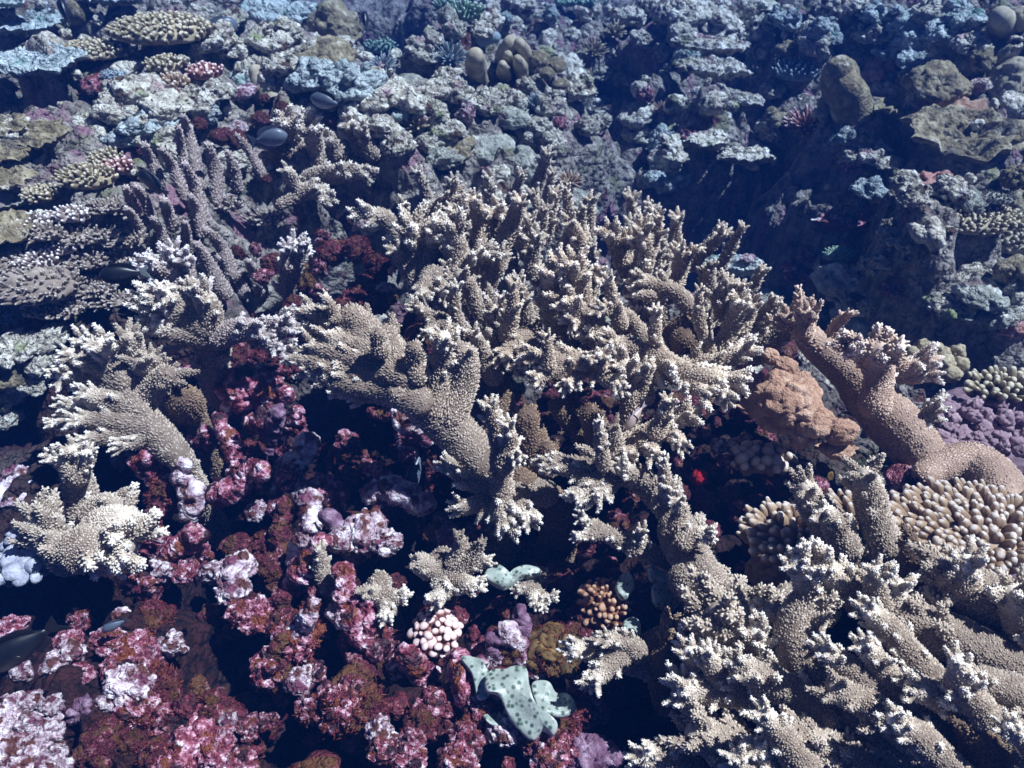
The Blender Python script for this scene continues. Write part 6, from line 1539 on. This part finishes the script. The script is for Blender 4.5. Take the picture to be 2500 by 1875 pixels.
# ------------------------------------------------------------------ fish
def fish(view, u, v, L_px, zz, yaw, pitch, label, mat, finmat, deep=.46, roll=0, tailmat=None, extras=None):
    """body lofted from oval sections, fins as thin solid blades; L_px is the length in the enlarged view; +X is the nose"""
    c = P(*view.px(u, v), zz)
    L = L_px * view.k * mpp(c)
    t = thing('fish', label, 'fish', c, 'reef fish')
    t.rotation_euler = (R(roll), R(-pitch), R(yaw))
    xs = np.array([.5, .485, .45, .38, .28, .15, 0, -.12, -.22, -.3, -.34])
    hs = np.array([.01, .09, .2, .36, .47, .5, .46, .36, .22, .13, .11]) * deep * 2
    ws = np.array([.01, .05, .09, .13, .15, .15, .13, .1, .06, .035, .025])
    n = 20
    th = np.arange(n) / n * 2 * np.pi
    V_ = np.stack([np.repeat(xs, n), (np.cos(th)[None] * ws[:, None]).ravel(), (np.sin(th)[None] * hs[:, None] * .5 + .0).ravel()], 1)
    k = len(xs); idx = np.arange(k * n).reshape(k, n); nx = np.roll(idx, -1, 1)
    qd = np.stack([idx[:-1], nx[:-1], nx[1:], idx[1:]], -1).reshape(-1, 4)
    V_ = np.concatenate([V_, [[.502, 0, 0]], [[-.345, 0, 0]]])
    tr = np.concatenate([np.stack([nx[0], idx[0], np.full(n, k * n)], 1), np.stack([idx[-1], nx[-1], np.full(n, k * n + 1)], 1)])
    g = Geo(); g.add(V_ * L, tris=tr, quads=qd, w=np.clip(.5 - V_[:, 2] / deep, 0, 1))
    body = put('body', g.mesh('body', M[mat]), t)
    def fin(name, outline, y=0, yaw_=0, mt=None, thick=.008):
        o = np.array(outline, float); m_ = len(o)
        a = np.stack([o[:, 0], np.full(m_, thick / 2), o[:, 1]], 1); b = a * [1, -1, 1]
        ca, cb = a.mean(0), b.mean(0)
        vv = np.concatenate([a, b, [ca], [cb]])
        i = np.arange(m_); j = (i + 1) % m_
        tr_ = np.concatenate([np.stack([i, j, np.full(m_, 2 * m_)], 1), np.stack([j + m_, i + m_, np.full(m_, 2 * m_ + 1)], 1)])
        g_ = Geo(); g_.add(vv * L, tris=tr_, quads=np.stack([j, i, i + m_, j + m_], 1), w=.3)
        f_ = put(name, g_.mesh(name, M[mt or finmat], smooth=False), t)
        f_.location = (0, y * L, 0); f_.rotation_euler = (0, 0, yaw_)
        return f_
    d = deep
    fin('dorsal_fin', [(.26, .46 * d), (.18, .62 * d), (0, .68 * d), (-.16, .62 * d), (-.27, .42 * d), (-.25, .2 * d), (0, .38 * d)])
    fin('anal_fin', [(.0, -.44 * d), (-.1, -.62 * d), (-.22, -.5 * d), (-.28, -.3 * d), (-.24, -.2 * d)])
    fin('tail_fin', [(-.32, .08 * d), (-.42, .26 * d), (-.54, .44 * d), (-.5, .16 * d), (-.47, 0), (-.5, -.16 * d), (-.54, -.44 * d), (-.42, -.26 * d), (-.32, -.08 * d)], mt=tailmat)
    fin('pelvic_fin', [(.14, -.44 * d), (.04, -.66 * d), (.02, -.46 * d)])
    for s_ in (1, -1):
        fin('pectoral_fin', [(.2, -.02 * d), (.06, .12 * d), (.0, 0), (.04, -.16 * d)], y=.14 * s_, yaw_=-.4 * s_)
        v_, f_ = ico(2)
        g_ = Geo(); g_.add(np.array([.4, .085 * s_, .07 * d]) * L + v_ * np.array([1, .5, 1]) * .032 * L, tris=f_)
        put('eye', g_.mesh('eye', M['eye']), t)
    for nm, x0, x1, mt in (extras or []):          # a band standing a hair proud of the body
        m_ = 24; a = np.arange(m_) / m_ * 2 * np.pi; vv = []
        for x_ in np.linspace(x0, x1, 4):
            h_, w_ = np.interp(-x_, -xs, hs) * .5 + .006, np.interp(-x_, -xs, ws) + .006
            vv.append(np.stack([np.full(m_, x_), np.cos(a) * w_, np.sin(a) * h_], 1))
        ii = np.arange(4 * m_).reshape(4, m_); jj = np.roll(ii, -1, 1)
        g_ = Geo(); g_.add(np.concatenate(vv) * L, quads=np.stack([ii[:-1], jj[:-1], jj[1:], ii[1:]], -1).reshape(-1, 4))
        put(nm, g_.mesh(nm, M[mt]), t)
    return t
M['eye'] = material('fish_eye', [(0, W(8, 8, 10)), (1, W(14, 14, 18))], rough=.15, spec=.6)
M['fgrey'] = material('fish_slate', [(0, W(60, 68, 80)), (.5, W(98, 108, 122)), (1, W(150, 160, 170))], 30, 2, .8, .4, spec=.5)
M['fdark'] = material('fish_black', [(0, W(12, 14, 18)), (1, W(34, 38, 44))], 30, 2, .5, .4, spec=.5)
M['fpale'] = material('fish_pale_tail', [(0, W(150, 176, 170)), (1, W(196, 210, 204))], 30, 2, .3, .5)
M['fpink'] = material('fish_pinkish', [(0, W(140, 122, 112)), (.6, W(182, 160, 150)), (1, W(206, 150, 120))], 30, 2, .7, .4, spec=.5)
M['ftail'] = material('fish_lilac', [(0, W(190, 176, 190)), (1, W(214, 200, 212))], 30, 2, .3, .5)
M['forange'] = material('fish_orange', [(0, W(230, 140, 10)), (1, W(240, 160, 40))], 30, 2, .3, .5)
fish(C6, 1110, 430, 290, .03, 225, -28, 'small pinkish fish with a dark bar and orange belly beside a coral spray', 'fpink', 'ftail', .4, extras=[('dark_bar', .06, .02, 'eye')])
fish(R1, 1615, 830, 220, .16, 15, 6, 'plain slate-grey fish above the finger coral, nose to the right', 'fgrey', 'fgrey', .5)
fish(R1, 1960, 610, 210, .2, 165, 8, 'grey-blue fish with a black tail, facing left near the upper middle', 'fgrey', 'fdark', .46)
fish(R1, 920, 1100, 230, .14, 150, 28, 'black-backed fish over the mauve fingers, pointing up-left', 'fdark', 'fgrey', .46)
fish(R1, 1320, 180, 230, .2, 35, 14, 'blue-grey fish at the edge of the upper-left plate coral', 'fgrey', 'fgrey', .5)
fish(R1, 390, 80, 190, .26, 120, 40, 'dark fish against the olive coral head at the top left', 'fdark', 'fdark', .48)
fish(R4, 740, 170, 280, .08, 190, 0, 'near-black fish with yellow-green fin edges and a pale tail', 'fdark', 'fdark', .42, tailmat='fpale')
fish(R2, 225, 130, 150, .15, 100, 30, 'small black fish with a forked tail against blue water at the top', 'fdark', 'fdark', .4)
fish(R7, 120, 930, 520, -.06, 205, -18, 'large dark fish at the left edge of the picture, low down', 'fdark', 'fdark', .42)
fish(R7, 690, 800, 160, -.16, 200, -12, 'small slate fish in the shadow right of the large dark fish', 'fgrey', 'fgrey', .42)
fish(C5, 1150, 930, 420, -.24, 245, -40, 'dusky fish hiding in the hole beside the crimson post', 'fgrey', 'fdark', .44)
fish(R4, 1010, 625, 150, -.14, 20, -4, 'tiny pale-tailed fish under the elkhorn fan', 'fpink', 'fpale', .34)
fish(R4, 350, 930, 110, -.26, 10, 0, 'faint grey fish in the dark water left of the broad elkhorn coral', 'fgrey', 'fgrey', .44)


# ------------------------------------------------------------------ loose coral rubble all over the reef floor
def rubble_field(name, label, mat, n, x0, x1, y0, y1, rmin, rmax, seed, keep, lift=-.02):
    rng = np.random.default_rng(seed)
    v, f = ico(3)
    pool = []
    for k in range(14):
        gg = Geo(); blob(gg, np.zeros(3), np.eye(3), np.array([1, rng.uniform(.5, 1), rng.uniform(.45, .9)]), 3, .34, 1.9, .5, 700 + k, under=1, carve=.5); pool.append((gg.v[0], gg.w[0]))
    pts = np.stack([rng.uniform(x0, x1, n * 4), rng.uniform(y0, y1, n * 4)], 1)
    pts = pts[keep(pts[:, 0], pts[:, 1]) & (carve(pts[:, 0], pts[:, 1]) < .15)][:n]
    hz_ = height(pts[:, 0], pts[:, 1])
    g = Geo()
    for k in range(len(pts)):
        V_, w_ = pool[int(rng.integers(14))]
        r_ = rmin + (rmax - rmin) * rng.random() ** 2
        g.add(np.array([pts[k, 0], pts[k, 1], hz_[k] + lift + rng.uniform(-.02, .035)]) + (V_ @ axes_from(rng.uniform(0, 6.3), rng.uniform(-.8, .8), rng.uniform(-.8, .8))) * r_, tris=f, w=w_ + rng.uniform(-.12, .16))
    o = put(name, g.mesh(name, M[mat]))
    o['kind'] = 'stuff'; o['label'] = label
    return o
rubble_field('reef_rubble', 'broken knobbly coral rubble strewn over the far reef floor', 'reef', 750, -2.7, 2.7, 1.5, 4.4, .016, .06, 3, lambda a, b: (np.abs(a) < .35 + b * .72) & (b > 1.5 + .15 * np.sin(a * 5)))
rubble_field('crusted_rubble', 'dark crusted coral rubble filling the hollows at the front', 'crustd', 420, -1.3, .9, .3, 1.7, .012, .045, 4, lambda a, b: (np.abs(a) < .45 + b * .72) & (a < .35 + .25 * b) & (a > -.5 - .15 * b), 0)

write_labels()

# ------------------------------------------------------------------ blue water between the camera and the far reef
bm = bmesh.new()
bmesh.ops.create_cube(bm, size=1.0)
hm = bpy.data.meshes.new('haze'); bm.to_mesh(hm); bm.free()
hz = bpy.data.objects.new('haze', hm); COL.objects.link(hz)
hz.scale = (50, 50, 4.6); hz.location = (0, 0, 1.5 - 2.3)
hz['kind'] = 'stuff'
hz['label'] = 'blue sea water filling the view and veiling the far reef'
m = bpy.data.materials.new('sea_water'); m.use_nodes = True
nt = m.node_tree
nt.nodes.remove(nt.nodes['Principled BSDF'])
pv = nt.nodes.new('ShaderNodeVolumePrincipled')
pv.inputs['Color'].default_value = (0.003, 0.02, 0.1, 1)
pv.inputs['Absorption Color'].default_value = (0.03, 0.2, 0.66, 1)
pv.inputs['Density'].default_value = 0.28
nt.links.new(pv.outputs[0], nt.nodes['Material Output'].inputs['Volume'])
hm.materials.append(m)
m.cycles.homogeneous_volume = True
